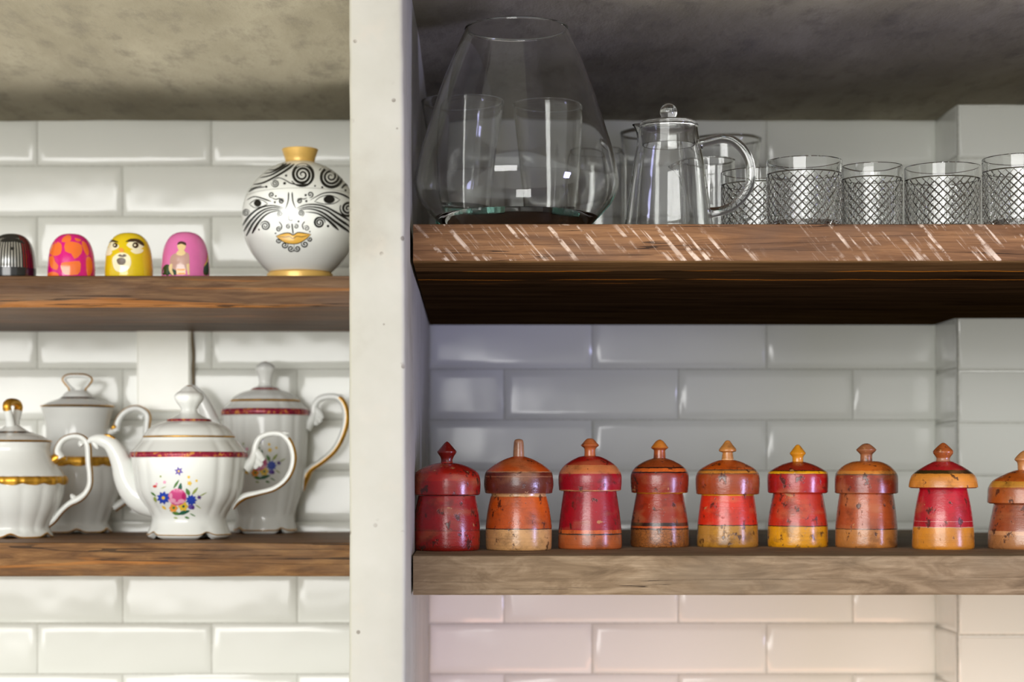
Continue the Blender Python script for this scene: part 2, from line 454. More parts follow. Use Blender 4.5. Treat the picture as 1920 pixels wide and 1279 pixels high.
# ------------------------------------------------------------------ timber shelves
def wood(name, cols, streak=None, saw=False, rough=.6, cracks=.5, orange_amt=.0, seed=0, under=None, sx=1.6):
    m = NT(name)
    mp_ = m.mapped((sx, 13, 20), loc=(seed, seed * .7, seed * .3)); a = m.noise(mp_, 3.2, 8, .66, .9)
    f = m.noise(m.mapped((7, 90, 120), loc=(seed, 0, 0)), 3, 5, .6, .4)
    blot = m.noise(m.mapped((1, 1, 2.2), loc=(seed, 0, 0)), 7, 4, .6)
    base = m.ramp(a, [(.30, lin(*cols[0])), (.48, lin(*cols[1])), (.62, lin(*cols[2])), (.78, lin(*cols[3]))])
    base = m.mix(m.math('MULTIPLY', m.step(f, .44, .66), .45), base, lin(*cols[0]))
    base = m.mix(m.math('MULTIPLY', m.step(blot, .50, .68), .55), base, lin(*cols[4]))
    sp_ = m.n('SeparateXYZ'); m.t.links.new(m.obj(), sp_.inputs[0])
    if orange_amt:
        o = m.noise(m.mapped((1.2, 16, 26), loc=(seed + 4, 2, 1)), 2.6, 4, .5, .5)
        base = m.mix(m.math('MULTIPLY', m.step(o, .585, .64), orange_amt), base, lin(176, 108, 36))
    cr_ = m.noise(m.mapped((.55, 20, 30), loc=(seed + 9, 0, 0)), 2.1, 3, .5, .7)
    line = m.math('LESS_THAN', m.math('ABSOLUTE', m.math('SUBTRACT', cr_, .5)), .0045 * cracks * 2)
    base = m.mix(m.math('MULTIPLY', line, .8), base, lin(34, 22, 12))
    h = m.math('SUBTRACT', m.math('ADD', a, m.math('MULTIPLY', f, .5)), m.math('MULTIPLY', line, .8))
    if saw:
        dx_ = m.math('ADD', sp_.outputs[0], m.math('MULTIPLY', sp_.outputs[2], .86))
        cv = m.n('CombineXYZ'); m.l(dx_, cv, 0, 0); m.l(m.math('MULTIPLY', sp_.outputs[2], .10), cv, 0, 2)
        st = m.noise(cv, 135, 3, .6)
        msk = m.noise(m.mapped((1, 1, 1.3), loc=(3, 0, .4)), 62, 4, .6); big = m.noise(m.mapped((1, 1, 2.4), loc=(.7, 0, .2)), 6.5, 2)
        s_ = m.math('MULTIPLY', m.math('MULTIPLY', m.step(st, .525, .60), m.step(msk, .43, .55)), m.step(big, .42, .54))
        fr = m.math('LESS_THAN', sp_.outputs[1], D_R - DB + .004); s_ = m.math('MULTIPLY', s_, fr)
        base = m.mix(m.math('MULTIPLY', s_, .78), base, lin(226, 204, 180))
    if under:      # the unplaned underside: old dark stain and painted shade, with bare seams between its boards
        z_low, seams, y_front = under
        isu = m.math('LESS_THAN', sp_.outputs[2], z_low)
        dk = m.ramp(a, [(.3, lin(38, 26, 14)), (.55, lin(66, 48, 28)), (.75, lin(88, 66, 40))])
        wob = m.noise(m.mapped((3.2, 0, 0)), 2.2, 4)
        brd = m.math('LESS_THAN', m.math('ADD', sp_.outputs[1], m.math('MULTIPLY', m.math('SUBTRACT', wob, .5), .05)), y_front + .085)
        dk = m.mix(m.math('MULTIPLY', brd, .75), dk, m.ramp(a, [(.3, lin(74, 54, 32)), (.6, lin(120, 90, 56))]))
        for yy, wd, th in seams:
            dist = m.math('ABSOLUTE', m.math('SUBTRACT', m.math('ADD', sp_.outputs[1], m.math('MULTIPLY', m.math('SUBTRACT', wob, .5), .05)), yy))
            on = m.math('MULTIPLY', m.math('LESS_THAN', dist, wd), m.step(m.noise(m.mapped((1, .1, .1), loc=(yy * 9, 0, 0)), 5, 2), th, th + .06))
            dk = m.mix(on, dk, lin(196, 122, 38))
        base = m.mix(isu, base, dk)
    m.base(base); m.set(Roughness=rough, Specular_IOR_Level=.16); m.bump(h, .55, .0022)
    if under: m.t.links.new(m.math('MULTIPLY', m.math('SUBTRACT', 1.0, isu), .16).outputs[0], m.b.inputs['Specular IOR Level'])
    return m.m


def plank(name, x0, x1, d_front, zt, zb, mat, label, back=None, rag=.0016, seed=0, top_round=.0016):
    bm = bmesh.new(); yf = d_front - DB; rows = []
    xs = [x0 + (x1 - x0) * i / 120 for i in range(121)]
    if back: xs = sorted(set(xs) | {X_DUCT - .0045, X_DUCT - .0044})
    for x in xs:
        yb = -.004
        if back and x > X_DUCT - .00445: yb = yD - .003
        nn = lambda f, s_: mnoise.noise((x * f + seed * 7.3, s_, seed))
        lo = rag * (nn(9, 1) + .6 * nn(31, 2)); wv = rag * .5 * nn(5, 4)
        c = top_round
        pts = [(yf + c, zt), (yf + c * .3, zt - c * .3), (yf + wv * .3, zt - c), (yf + wv * .5, (zt + zb) / 2), (yf + wv * .6, zb + lo + .002),
               (yf + .002 + abs(lo) * .4, zb + lo * .4), (yf + .03, zb + .0004), (yf + .12, zb + .0006 * nn(6, 7)), (yb, zb), (yb, zt), ((yf + yb) / 2, zt), (yf + .02, zt)]
        rows.append([bm.verts.new((x, y, z)) for y, z in pts])
    for A, B in zip(rows, rows[1:]):
        for k in range(12):
            q = (k + 1) % 12; bm.faces.new((A[k], A[q], B[q], B[k]))
    bm.faces.new(rows[0]); bm.faces.new(rows[-1][::-1])
    bmesh.ops.recalc_face_normals(bm, faces=bm.faces[:])
    o = link('wooden_shelf', bm, mat, angle=40, loc=(0, 0, ZC))
    return tag(o, label, 'shelf')


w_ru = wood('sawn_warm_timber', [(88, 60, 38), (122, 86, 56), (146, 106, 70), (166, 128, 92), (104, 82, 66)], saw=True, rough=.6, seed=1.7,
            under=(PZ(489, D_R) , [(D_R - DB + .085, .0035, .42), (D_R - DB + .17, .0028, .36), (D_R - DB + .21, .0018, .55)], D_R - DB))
w_rl = wood('weathered_pale_timber', [(98, 80, 58), (126, 105, 79), (146, 125, 97), (164, 144, 116), (118, 103, 82)], rough=.7, seed=5.2, cracks=.18, sx=5)
w_l = wood('dark_old_timber', [(62, 42, 26), (92, 66, 44), (118, 90, 62), (134, 106, 76), (96, 78, 66)], rough=.5, seed=9.4, cracks=.7, orange_amt=.4)
w_l2 = wood('brown_old_timber', [(76, 50, 26), (112, 78, 44), (136, 100, 60), (156, 116, 70), (108, 84, 62)], rough=.5, seed=14.9, cracks=.8, orange_amt=.45, sx=3.5)
XL, XR = -1.25, 1.395
plank('s', XL, X_PL - .002, D_L, Z_LU, PZ(576, D_L), w_l, 'dark timber shelf carrying the painted domes and the face vase', rag=.0022, seed=3)
plank('s', XL, X_PL - .002, D_L, Z_LL, PZ(1081, D_L), w_l2, 'brown cracked timber shelf under the white porcelain pots', rag=.0012, seed=5)
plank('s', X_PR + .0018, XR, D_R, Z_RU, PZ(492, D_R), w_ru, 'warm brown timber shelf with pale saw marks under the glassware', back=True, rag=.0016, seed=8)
plank('s', X_PR + .0018, XR, D_R, Z_RL, PZ(1116, D_R), w_rl, 'pale weathered timber shelf under the row of painted wooden jars', back=True, rag=.0006, seed=11)

# cream cover plate and cable on the left tiles
m = NT('cream_plastic'); n = m.noise(m.obj(), 30, 2); m.base(m.ramp(n, [(.3, lin(240, 240, 228)), (.7, lin(244, 244, 234))])); m.set(Roughness=.18); M['cream_plate'] = m.m
bm = bmesh.new(); box(bm, PX(256, 2.655), PX(357, 2.655), -.0125, -.0038, PZ(772, 2.655), PZ(576, DB) - .012)
bmesh.ops.bevel(bm, geom=bm.edges[:], offset=.0025, segments=3, affect='EDGES')
tag(link('cover_plate', bm, 'cream_plate', angle=50, loc=(0, 0, ZC)), 'plain cream cover plate on the tiles behind the teapot', 'cover plate')
bm = bmesh.new(); M['cable'] = plain('brown_cable', lin(120, 104, 78), .6)
tube(bm, [(PX(x, 2.65), -.0085, PZ(y, 2.65)) for x, y in ((357, 622), (359, 640), (361, 665), (360.5, 690), (361, 740), (361, 772))], [.0019] * 6, 8)
tag(link('cable', bm, 'cable', loc=(0, 0, ZC)), 'thin brown cable running down beside the cream cover plate', 'cable')


# ------------------------------------------------------------------ painted wooden jars
def lacquer(name, bands, H, wear=.5, tan=(186, 132, 84), dark=(58, 30, 20), crack=0.0, seed=0.0):
    """bands: [(height m, rgb)] from the base up, painted rings on turned wood"""
    m = NT(name); sp_ = m.n('SeparateXYZ'); m.t.links.new(m.obj(), sp_.inputs[0])
    wob = m.noise(m.mapped((1, 1, 1), loc=(seed, 0, 0)), 160, 3)
    z = m.math('ADD', sp_.outputs[2], m.math('MULTIPLY', m.math('SUBTRACT', wob, .5), .0012))
    z = m.math('DIVIDE', z, H)
    stops = []
    for zz, c in bands: stops.append((max(0, min(.999, zz / H)), lin(c[0] * .97, c[1] * .86, c[2] * .82) if c[1] < 62 else lin(*c)))
    base = m.ramp(z, stops, 'CONSTANT')
    v1 = m.noise(m.mapped((1, 1, 1), loc=(seed, 3, 0)), 38, 5, .6)
    base = m.mix(m.math('MULTIPLY', m.step(v1, .40, .70), .55), base, m.mix(.55, base, lin(*dark)))
    v2 = m.noise(m.mapped((1, 1, 2.2), loc=(seed + 5, 1, 0)), 26, 2, .5)
    base = m.mix(m.math('MULTIPLY', m.step(v2, .55, .7), .30), base, lin(*tan))
    ring = m.noise(m.mapped((6, 6, 420), loc=(seed, 0, 0)), 1.6, 3, .6)
    base = m.mix(m.math('MULTIPLY', m.step(ring, .5, .72), .14), base, lin(*dark))
    sp1 = m.noise(m.mapped((1, 1, .8), loc=(seed + 2, 0, 3)), 105, 5, .62); spots = m.step(sp1, .66 - .07 * wear, .71 - .065 * wear)
    base = m.mix(m.math('MULTIPLY', spots, .85), base, lin(*dark))
    v3 = m.noise(m.mapped((1, 1, 1.2), loc=(seed + 11, 2, 5)), 48, 6, .7)
    base = m.mix(m.math('MULTIPLY', m.step(v3, .53, .66), .42), base, lin(*dark))
    sp2 = m.noise(m.mapped((1, 1, 1.3), loc=(seed + 8, 4, 3)), 60, 4, .6); chips = m.step(sp2, .705 - .03 * wear, .72 - .03 * wear)
    base = m.mix(m.math('MULTIPLY', chips, .8), base, lin(*tan))
    fine = m.noise(m.mapped((1, 1, 1.6), loc=(seed, 7, 0)), 300, 4, .6)
    h = m.math('SUBTRACT', m.math('ADD', m.math('MULTIPLY', ring, .16), m.math('ADD', v1, m.math('MULTIPLY', fine, .35))), m.math('MULTIPLY', m.math('ADD', spots, chips), .5))
    if crack:
        vo = m.n('TexVoronoi', feature='DISTANCE_TO_EDGE'); vo.inputs['Scale'].default_value = 230; m.t.links.new(m.mapped((1, 1, 1.5)).outputs[0], vo.inputs[0])
        ck = m.math('LESS_THAN', vo, .045); low = m.math('LESS_THAN', sp_.outputs[2], crack); ck = m.math('MULTIPLY', ck, low)
        base = m.mix(m.math('MULTIPLY', ck, .7), base, lin(70, 40, 22)); h = m.math('SUBTRACT', h, m.math('MULTIPLY', ck, .6))
    m.base(base)
    rr = m.ramp(v1, [(.3, (.18,) * 3 + (1,)), (.7, (.34,) * 3 + (1,))]); m.t.links.new(rr.outputs[0], m.b.inputs['Roughness'])
    m.set(Coat_Weight=.18, Coat_Roughness=.14); m.bump(h, .32, .0014)
    return m.m


RED, ORG, MAG, BRN = (158, 24, 22), (206, 84, 24), (168, 16, 40), (150, 62, 26)
MUST, YEL, CRM, BLK = (178, 118, 34), (222, 150, 22), (226, 172, 112), (44, 26, 20)
ZK = 5.117
# px centre, bottom px, zoomed outlines (half width, y) of body, lid, knob; bands as (zoomed y, colour) from the base up
JARS = [
    dict(x=838, b=1034, body=[(275, 628), (292, 720), (308, 820), (317, 930), (317, 1060), (313, 1132), (300, 1150)],
         lid=[(300, 622), (318, 612), (323, 520), (313, 440), (285, 395), (205, 350), (120, 322), (60, 312)],
         knob=[(62, 316), (55, 285), (68, 250), (93, 212), (82, 190), (45, 148), (16, 116), (0, 108)],
         bands=[(1150, (150, 30, 20)), (1100, (176, 26, 24)), (965, (140, 22, 22)), (950, (166, 24, 30)), (622, RED), (490, (176, 34, 20)), (310, (110, 24, 18))], wear=1.3,
         label='all-red painted wooden jar with a dark pointed knob beside the pillar'),
    dict(x=972.6, b=1033, body=[(262, 602), (262, 632), (270, 642), (296, 760), (312, 880), (317, 940), (317, 1060), (313, 1130), (300, 1144)],
         lid=[(300, 606), (322, 600), (333, 520), (325, 430), (308, 390), (232, 330), (140, 280), (60, 252)],
         knob=[(54, 256), (52, 200), (47, 120), (38, 94), (20, 85), (0, 83)],
         bands=[(1150, CRM), (945, BLK), (938, (206, 88, 24)), (640, CRM), (606, (104, 50, 34)), (450, (140, 84, 60)), (440, (96, 38, 26)), (405, (170, 120, 84)), (396, (190, 76, 22)), (254, (158, 110, 78))], wear=.9,
         label='orange and cream painted wooden jar with a plain peg knob on its brown lid'),
    dict(x=1106.2, b=1031, body=[(252, 566), (255, 588), (272, 700), (290, 840), (302, 960), (305, 1040), (304, 1112), (290, 1128)],
         lid=[(275, 575), (296, 568), (303, 480), (296, 405), (255, 340), (190, 290), (110, 250), (50, 238)],
         knob=[(56, 240), (52, 195), (58, 165), (87, 140), (72, 120), (44, 88), (26, 74), (0, 71)],
         bands=[(1130, (196, 100, 50)), (992, BLK), (978, (214, 96, 34)), (945, MAG), (580, CRM), (566, MAG), (412, (196, 112, 62)), (330, (166, 26, 22)), (240, (176, 92, 44))], wear=.8,
         label='magenta jar with a worn tan band on its lid and a thin black line'),
    dict(x=1236.8, b=1027, body=[(222, 590), (225, 606), (246, 720), (264, 820), (275, 900), (280, 1000), (280, 1090), (268, 1110)],
         lid=[(250, 596), (270, 590), (278, 490), (271, 405), (222, 340), (140, 290), (60, 262)],
         knob=[(60, 264), (55, 195), (60, 182), (83, 164), (76, 150), (38, 102), (12, 86), (0, 84)],
         bands=[(1110, (164, 98, 44)), (945, BLK), (932, (206, 88, 34)), (910, BLK), (880, (158, 54, 28)), (604, YEL), (592, (150, 50, 24)), (408, BLK), (396, (206, 96, 34)), (362, BLK), (350, (150, 66, 24)), (240, (160, 76, 26)), (165, (196, 116, 40))], wear=.9, crack=1,
         label='brown-red painted wooden jar with a black band above a crackled mustard base'),
    dict(x=1364.3, b=1027, body=[(250, 606), (253, 628), (272, 760), (286, 890), (291, 1000), (292, 1090), (282, 1112)],
         lid=[(282, 612), (300, 604), (306, 500), (300, 425), (262, 370), (172, 318), (95, 288), (50, 280)],
         knob=[(60, 282), (50, 218), (55, 208), (82, 198), (80, 176), (50, 138), (22, 100), (0, 93)],
         bands=[(1112, (188, 132, 44)), (910, BLK), (902, (222, 56, 28)), (626, YEL), (608, (158, 66, 26)), (420, (110, 70, 40)), (412, (196, 124, 44)), (385, (110, 74, 46)), (374, (196, 84, 20)), (284, CRM), (274, (190, 126, 62))], wear=1.0,
         label='bright red jar with a dull mustard base, mustard ring and brown-orange lid'),
    dict(x=1495.8, b=1027, body=[(232, 590), (235, 604), (258, 720), (276, 830), (285, 920), (287, 1010), (287, 1092), (278, 1112)],
         lid=[(268, 600), (285, 590), (289, 500), (286, 420), (268, 390), (182, 340), (110, 312), (55, 298)],
         knob=[(54, 300), (52, 255), (75, 222), (68, 204), (40, 166), (16, 138), (0, 134)],
         bands=[(1112, (230, 158, 20)), (918, BLK), (910, (206, 58, 32)), (592, (176, 26, 24)), (420, BLK), (414, (236, 166, 18)), (390, BLK), (384, (160, 50, 24)), (300, (214, 140, 30))], wear=1.2,
         label='red-orange jar with a bright yellow base, clean yellow lid ring and yellow knob'),
    dict(x=1624.3, b=1028, body=[(252, 590), (255, 604), (274, 740), (288, 870), (293, 940), (294, 1020), (294, 1095), (284, 1116)],
         lid=[(280, 602), (298, 594), (299, 500), (296, 438), (278, 395), (220, 338), (140, 300), (60, 290)],
         knob=[(58, 292), (57, 232), (70, 214), (95, 186), (84, 170), (45, 136), (18, 124), (0, 122)],
         bands=[(1116, (190, 122, 60)), (945, BLK), (937, (176, 82, 40)), (596, (150, 58, 30)), (428, (110, 70, 50)), (418, (210, 134, 56)), (388, (190, 98, 32)), (292, (166, 104, 66))], wear=.9,
         label='brown jar with a scuffed tan base, pale orange lid ring and faceted tan knob'),
    dict(x=1768.5, b=1031, body=[(220, 535), (223, 552), (246, 660), (268, 780), (282, 900), (288, 960), (292, 1060), (292, 1112), (282, 1130)],
         lid=[(300, 550), (325, 540), (322, 510), (312, 462), (285, 415), (195, 350), (105, 302), (60, 290)],
         knob=[(72, 294), (64, 262), (82, 234), (95, 212), (92, 190), (52, 148), (16, 118), (0, 115)],
         bands=[(1130, (222, 142, 44)), (928, (206, 160, 120)), (918, (192, 22, 46)), (870, (226, 150, 140)), (864, (192, 22, 46)), (546, (214, 136, 52)), (412, (64, 56, 24)), (380, (176, 36, 42)), (296, (166, 110, 80)), (262, (160, 82, 36))], wear=.7,
         label='crimson jar with a flat mushroom lid ringed in olive green and orange'),
    dict(x=1921, b=1031, body=[(282, 692), (286, 706), (306, 800), (328, 910), (338, 980), (342, 1060), (340, 1114), (330, 1132)],
         lid=[(325, 702), (347, 692), (344, 610), (336, 545), (292, 480), (182, 420), (100, 388), (50, 378)],
         knob=[(64, 380), (67, 312), (93, 284), (86, 262), (50, 222), (18, 198), (0, 194)],
         bands=[(1132, (176, 118, 70)), (1000, (200, 140, 92)), (962, (150, 74, 38)), (700, (170, 86, 30)), (548, (206, 142, 50)), (490, (190, 92, 28)), (380, (206, 140, 82))], wear=1.0,
         label='large brown jar with a tan base cut by the right edge of the photo'),
]
for i, J in enumerate(JARS):
    near = -Z_RL * F / (J['b'] - VY)                          # distance of the front of the base
    rb = max(p[0] for p in J['body']) / ZK * near / F
    d = near + rb * .96; k = d / F / ZK
    yb = VY + (-Z_RL) * F / d
    yb_z = max(p[1] for p in J['body'])
    zz = lambda y: (yb_z - y) * k * (1 + 0.0)
    t = thing('painted_jar', J['label'], 'wooden jar', J['x'], d, Z_RL, 'painted wooden lidded jars on the lower right shelf')
    pr = lambda L: [(r * k, zz(y)) for r, y in L]
    H = zz(60)
    mat = lacquer('lacquered_jar', [(max(0, zz(y)), c) for y, c in sorted(J['bands'], key=lambda q: -q[0])], H, J['wear'], crack=zz(925) if J.get('crack') else 0, seed=i * 3.7)
    bm = bmesh.new(); B = pr(J['body'])
    lathe(bm, [(0, B[0][1] - .002, 0), (B[0][0] - .003, B[0][1], 0)] + sec(B) + [(B[-1][0] - .003, 0, 0), (0, 0, 0)], 80)
    bmesh.ops.recalc_face_normals(bm, faces=bm.faces[:]); link('body', bm, mat, t)
    bm = bmesh.new(); L = pr(J['lid']); zr = B[0][1] + .0003
    lathe(bm, [(0, max(L[0][1], zr) + .001, 0), (L[0][0] - .004, max(L[0][1], zr) + .0005, 0), (L[0][0], L[0][1], 0)] + sec(L[1:]) + [(0, L[-1][1], 0)], 80)
    bmesh.ops.recalc_face_normals(bm, faces=bm.faces[:]); ld = link('lid', bm, mat, t)
    bm = bmesh.new(); K = pr(J['knob']); K[0] = (K[0][0], K[0][1] - .0008)
    lathe(bm, [(0, K[0][1], 0)] + sec(K, n=3), 40)
    bmesh.ops.recalc_face_normals(bm, faces=bm.faces[:]); link('knob', bm, mat, ld)
    t.rotation_euler.z = 0


# ------------------------------------------------------------------ glassware on the upper right shelf
def glass_obj(name, prof, mat, parent=None, seg=96, angle=30):
    bm = bmesh.new(); lathe(bm, prof, seg); bmesh.ops.recalc_face_normals(bm, faces=bm.faces[:])
    return link(name, bm, mat, parent, angle)


def shell(outer, thick, base):
    """outer: (r,z) from the base edge to the rim -> closed profile of a vessel with a wall"""
    o = catmull(outer, 6); inner = []
    for i in range(len(o) - 1, -1, -1):
        a = o[max(i - 1, 0)]; b = o[min(i + 1, len(o) - 1)]; tr, tz = b[0] - a[0], b[1] - a[1]; L = math.hypot(tr, tz) or 1
        r, z = o[i][0] - thick * tz / L, o[i][1] + thick * tr / L
        if z < base: continue
        inner.append((r, z))
    top = o[-1]; inner = [q for q in inner if q[0] > 0]
    rim = [(top[0] + thick * .25, top[1] + thick * .35), (top[0] + thick * .1, top[1] + thick * .95), (top[0] - thick * .5, top[1] + thick * 1.2), (top[0] - thick * 1.1, top[1] + thick * .95), (top[0] - thick * 1.2, top[1] + thick * .35)]
    rb = inner[-1][0]
    prof = [(0, 0)] + o + rim + inner + [(rb * .9, base), (0, base)]
    return [(r, z, 0) for r, z in prof]


# big lantern vase
d = 1.975; k = d / F / 3.044; y0 = VY - Z_RU * F / d; yz = lambda y: (y0 - (20 + y / 3.044)) * d / F
outer = [(285 * k, 0.0008), (330 * k, .003), (395 * k, yz(1255)), (455 * k, yz(1195)), (512 * k, yz(1135)), (558 * k, yz(1075)), (582 * k, yz(1000)), (578 * k, yz(930)),
         (552 * k, yz(810)), (514 * k, yz(690)), (474 * k, yz(560)), (430 * k, yz(430)), (366 * k, yz(270)), (294 * k, yz(113))]
v = glass_obj('lantern_vase', shell(outer, .0022, .022), 'glass', seg=128)
v.location = (PX(968.5, d), d - DB, ZC + Z_RU)
tag(v, 'big clear conical glass vase standing widest at the bottom', 'vase')


def flared(px, d, R, H, label):
    outer = [(.0255, .0006), (.0285, .004), (.0298, .03), (.0325, .07), (.0385, .13), (R, H)]
    t = thing('flared_glass', label, 'glass', px, d, Z_RU, 'tall flared drinking glasses')
    glass_obj('bowl', shell(outer, .0014, .058), 'glass', t, 80)
    bm = bmesh.new(); lathe(bm, [(0, .002, 0), (.0240, .002, 0), (.0262, .005, 0), (.0285, .052, 0), (.0272, .056, 0), (0, .056, 0)], 64)
    bmesh.ops.recalc_face_normals(bm, faces=bm.faces[:])
    b_ = link('base', bm, 'glassteal', t, 30); b_['label'] = 'thick teal glass bottom'
    return t


flared(867, 2.205, .0472, .184, 'tall flared glass behind the conical vase, next to the pillar')
flared(1034, 2.235, .0452, .186, 'tall flared glass behind the right half of the conical vase')
flared(1230, 2.42, .0450, .186, 'tall flared glass behind the left side of the glass teapot')
flared(1362, 2.47, .0450, .186, 'tall flared glass rising behind the handle of the glass teapot')
# straight glass with rounded shoulders
R = .0335; t = glass_obj('straight_glass', shell([(.026, .0006), (.0315, .004), (R, .02), (R, .09), (R, .125), (.0325, .141), (.0285, .149)], .0015, .010), 'glass', seg=80)
d = 2.33; t.location = (PX(1175, d) - R, d - DB, ZC + Z_RU); tag(t, 'straight tumbler glass between the conical vase and the glass teapot', 'glass')

# glass teapot
d = 1.965; k = d / F / 4.92; y0 = VY - Z_RU * F / d; yz = lambda y: (y0 - (180 + y / 4.92)) * d / F
gt = thing('glass_teapot', 'clear glass teapot with a ball-topped lid and looped handle', 'teapot', 1253.5, d, Z_RU)
outer = [(400 * k, .0006), (416 * k, .003), (413 * k, .008), (404 * k, yz(1180)), (366 * k, yz(900)), (326 * k, yz(620)), (290 * k, yz(440)), (274 * k, yz(350)), (268 * k, yz(300)), (272 * k, yz(282))]
bm = bmesh.new()
pr = shell(outer, .0016, .0045)
zt = yz(282)
def lip(a, r, z):
    a2 = (a + PI) % (2 * PI) - PI; s_ = math.exp(-((a2 + PI / 2 - .12) / .23) ** 2) * max(0, min(1, (z - (zt - .022)) / .022))
    return 1 + .24 * s_ * s_
lathe(bm, pr, 96, rf=lip); bmesh.ops.recalc_face_normals(bm, faces=bm.faces[:]); link('body', bm, 'glass', gt, 30)
bm = bmesh.new(); hx = lambda x: (1140 + x / 4.92 - 1253.5) * d / F
tube(bm, [(hx(x), 0, yz(y)) for x, y in ((842, 452), (872, 436), (960, 412), (1060, 392), (1160, 420), (1255, 508), (1312, 640), (1310, 790), (1250, 920), (1150, 1015), (1040, 1062), (948, 1078))],
     [.0052, .0048, .0049, .0049, .0049, .005, .005, .005, .0049, .0048, .0048, .0056], 20)
link('handle', bm, 'glass', gt, 40)
bm = bmesh.new(); zl = yz(262)
lathe(bm, [(0, zl + .0036, 0), (150 * k, zl + .0040, 0)] + sec([(150 * k, zl + .0040), (235 * k, zl + .0028), (262 * k, zl + .001), (264 * k, zl - .0008), (258 * k, zl - .0018), (246 * k, zl - .0020)], 0, 4)
      + [(244 * k, yz(400), 0), (242 * k, yz(455), 0), (238 * k, yz(458), 0), (234 * k, yz(455), 0), (232 * k, zl - .004, 0), (120 * k, zl - .002, 0), (0, zl - .0015, 0)], 80)
bmesh.ops.recalc_face_normals(bm, faces=bm.faces[:]); ld = link('lid', bm, 'glass', gt, 30)
bm = bmesh.new(); rk = 79 * k; zk = zl + .0036 + rk * 1.02
lathe(bm, [(0, zl + .0038, 0), (rk * .62, zl + .0038, 0), (rk * .58, zl + .0046, 0)] + [(rk * math.sin(a), zk - rk * math.cos(a), 0) for a in [.62 + (PI - .62) * i / 20 for i in range(20)]] + [(0, zk + rk, 0)], 48)
bmesh.ops.recalc_face_normals(bm, faces=bm.faces[:]); link('knob', bm, 'glass', ld, 40)

# small creamer jug behind it
d = 2.13; yz = lambda y: (VY - Z_RU * F / d - y) * d / F; Rj = 49 * d / F
cj = thing('glass_jug', 'small clear glass jug with a curved lip behind the glass teapot', 'jug', 1329, d, Z_RU)
bm = bmesh.new(); zt = yz(303)
def lip2(a, r, z):
    a2 = (a + PI) % (2 * PI) - PI; s_ = math.exp(-((a2 + PI / 2) / .3) ** 2) * max(0, min(1, (z - (zt - .03)) / .03))
    return 1 + .55 * s_ * s_
lathe(bm, shell([(Rj * .8, .0006), (Rj * .9, .004), (Rj * .93, .03), (Rj * .97, .06), (Rj, zt)], .0014, .006), 80, rf=lip2, zf=lambda a, r, z: -.012 * (lip2(a, r, z) - 1))
bmesh.ops.recalc_face_normals(bm, faces=bm.faces[:]); link('body', bm, 'glass', cj, 30)


def cut_tumbler(name, R, H, label, px, d, ncell=28):
    """thick tumbler: plain rim, flat-cut diamonds below it"""
    bm = bmesh.new(); N = ncell * 2; band = .0148
    cell = 2 * PI * R / ncell; zt_ = H - band; rowsn = max(8, round((zt_ - .004) / (cell * .5))); z_at = lambda j: .004 + (zt_ - .004) * j / rowsn
    rings = []
    def ring(f):
        r_ = []
        for i in range(N):
            a = 2 * PI * i / N; r, z = f(i); r_.append(bm.verts.new((r * math.sin(a), -r * math.cos(a), z)))
        rings.append(r_)
    ring(lambda i: (R * .86, .0004)); ring(lambda i: (R * .94, .0016))
    for j in range(rowsn + 1): ring(lambda i: (R * (.955 + .02 * j / rowsn) - .0002, z_at(j)))
    ring(lambda i: (R * .985, zt_ + .0012)); ring(lambda i: (R * .992, zt_ + .006)); ring(lambda i: (R * .996, H - .0012)); ring(lambda i: (R * .99, H - .0002)); ring(lambda i: (R * .975, H)); ring(lambda i: (R * .958, H - .0008))
    ring(lambda i: (R * .945, zt_)); ring(lambda i: (R * .90, .014)); ring(lambda i: (R * .80, .0095))
    for q in range(len(rings) - 1):
        A, B = rings[q], rings[q + 1]; dia = 2 <= q < 2 + rowsn
        for i in range(N):
            n_ = (i + 1) % N
            if dia: pass
            else: bm.faces.new((A[i], A[n_], B[n_], B[i]))
    V = lambda i, j: rings[2 + j][i % N]
    for j in range(rowsn + 1):
        for i in range(N):
            if (i + j) % 2 == 0: continue
            if j == 0: bm.faces.new((V(i - 1, 0), V(i, 0), V(i + 1, 0), V(i, 1))); continue
            if j == rowsn: bm.faces.new((V(i + 1, j), V(i, j), V(i - 1, j), V(i, j - 1))); continue
            o4 = [V(i - 1, j), V(i, j - 1), V(i + 1, j), V(i, j + 1)]; cc = sum((q.co for q in o4), Vector()) / 4
            out = Vector((cc.x, cc.y, 0)).normalized(); n4 = []
            for q in o4:
                p = cc + (q.co - cc) * .78; h_ = Vector((p.x, p.y, 0)); n4.append(bm.verts.new(Vector((0, 0, p.z)) + h_.normalized() * (R * (.955 + .02 * j / rowsn) + .0007)))
            for q in range(4): bm.faces.new((o4[q], o4[(q + 1) % 4], n4[(q + 1) % 4], n4[q]))
            bm.faces.new(n4)
    c = bm.verts.new((0, 0, .0014)); c2 = bm.verts.new((0, 0, .009))
    for i in range(N):
        n_ = (i + 1) % N; bm.faces.new((rings[0][i], c, rings[0][n_])); bm.faces.new((rings[-1][i], rings[-1][n_], c2))
    bmesh.ops.recalc_face_normals(bm, faces=bm.faces[:])
    o = link(name, bm, 'cutglass', angle=12, loc=(PX(px, d), d - DB, ZC + Z_RU))
    return tag(o, label, 'tumbler', 'diamond-cut glass tumblers')


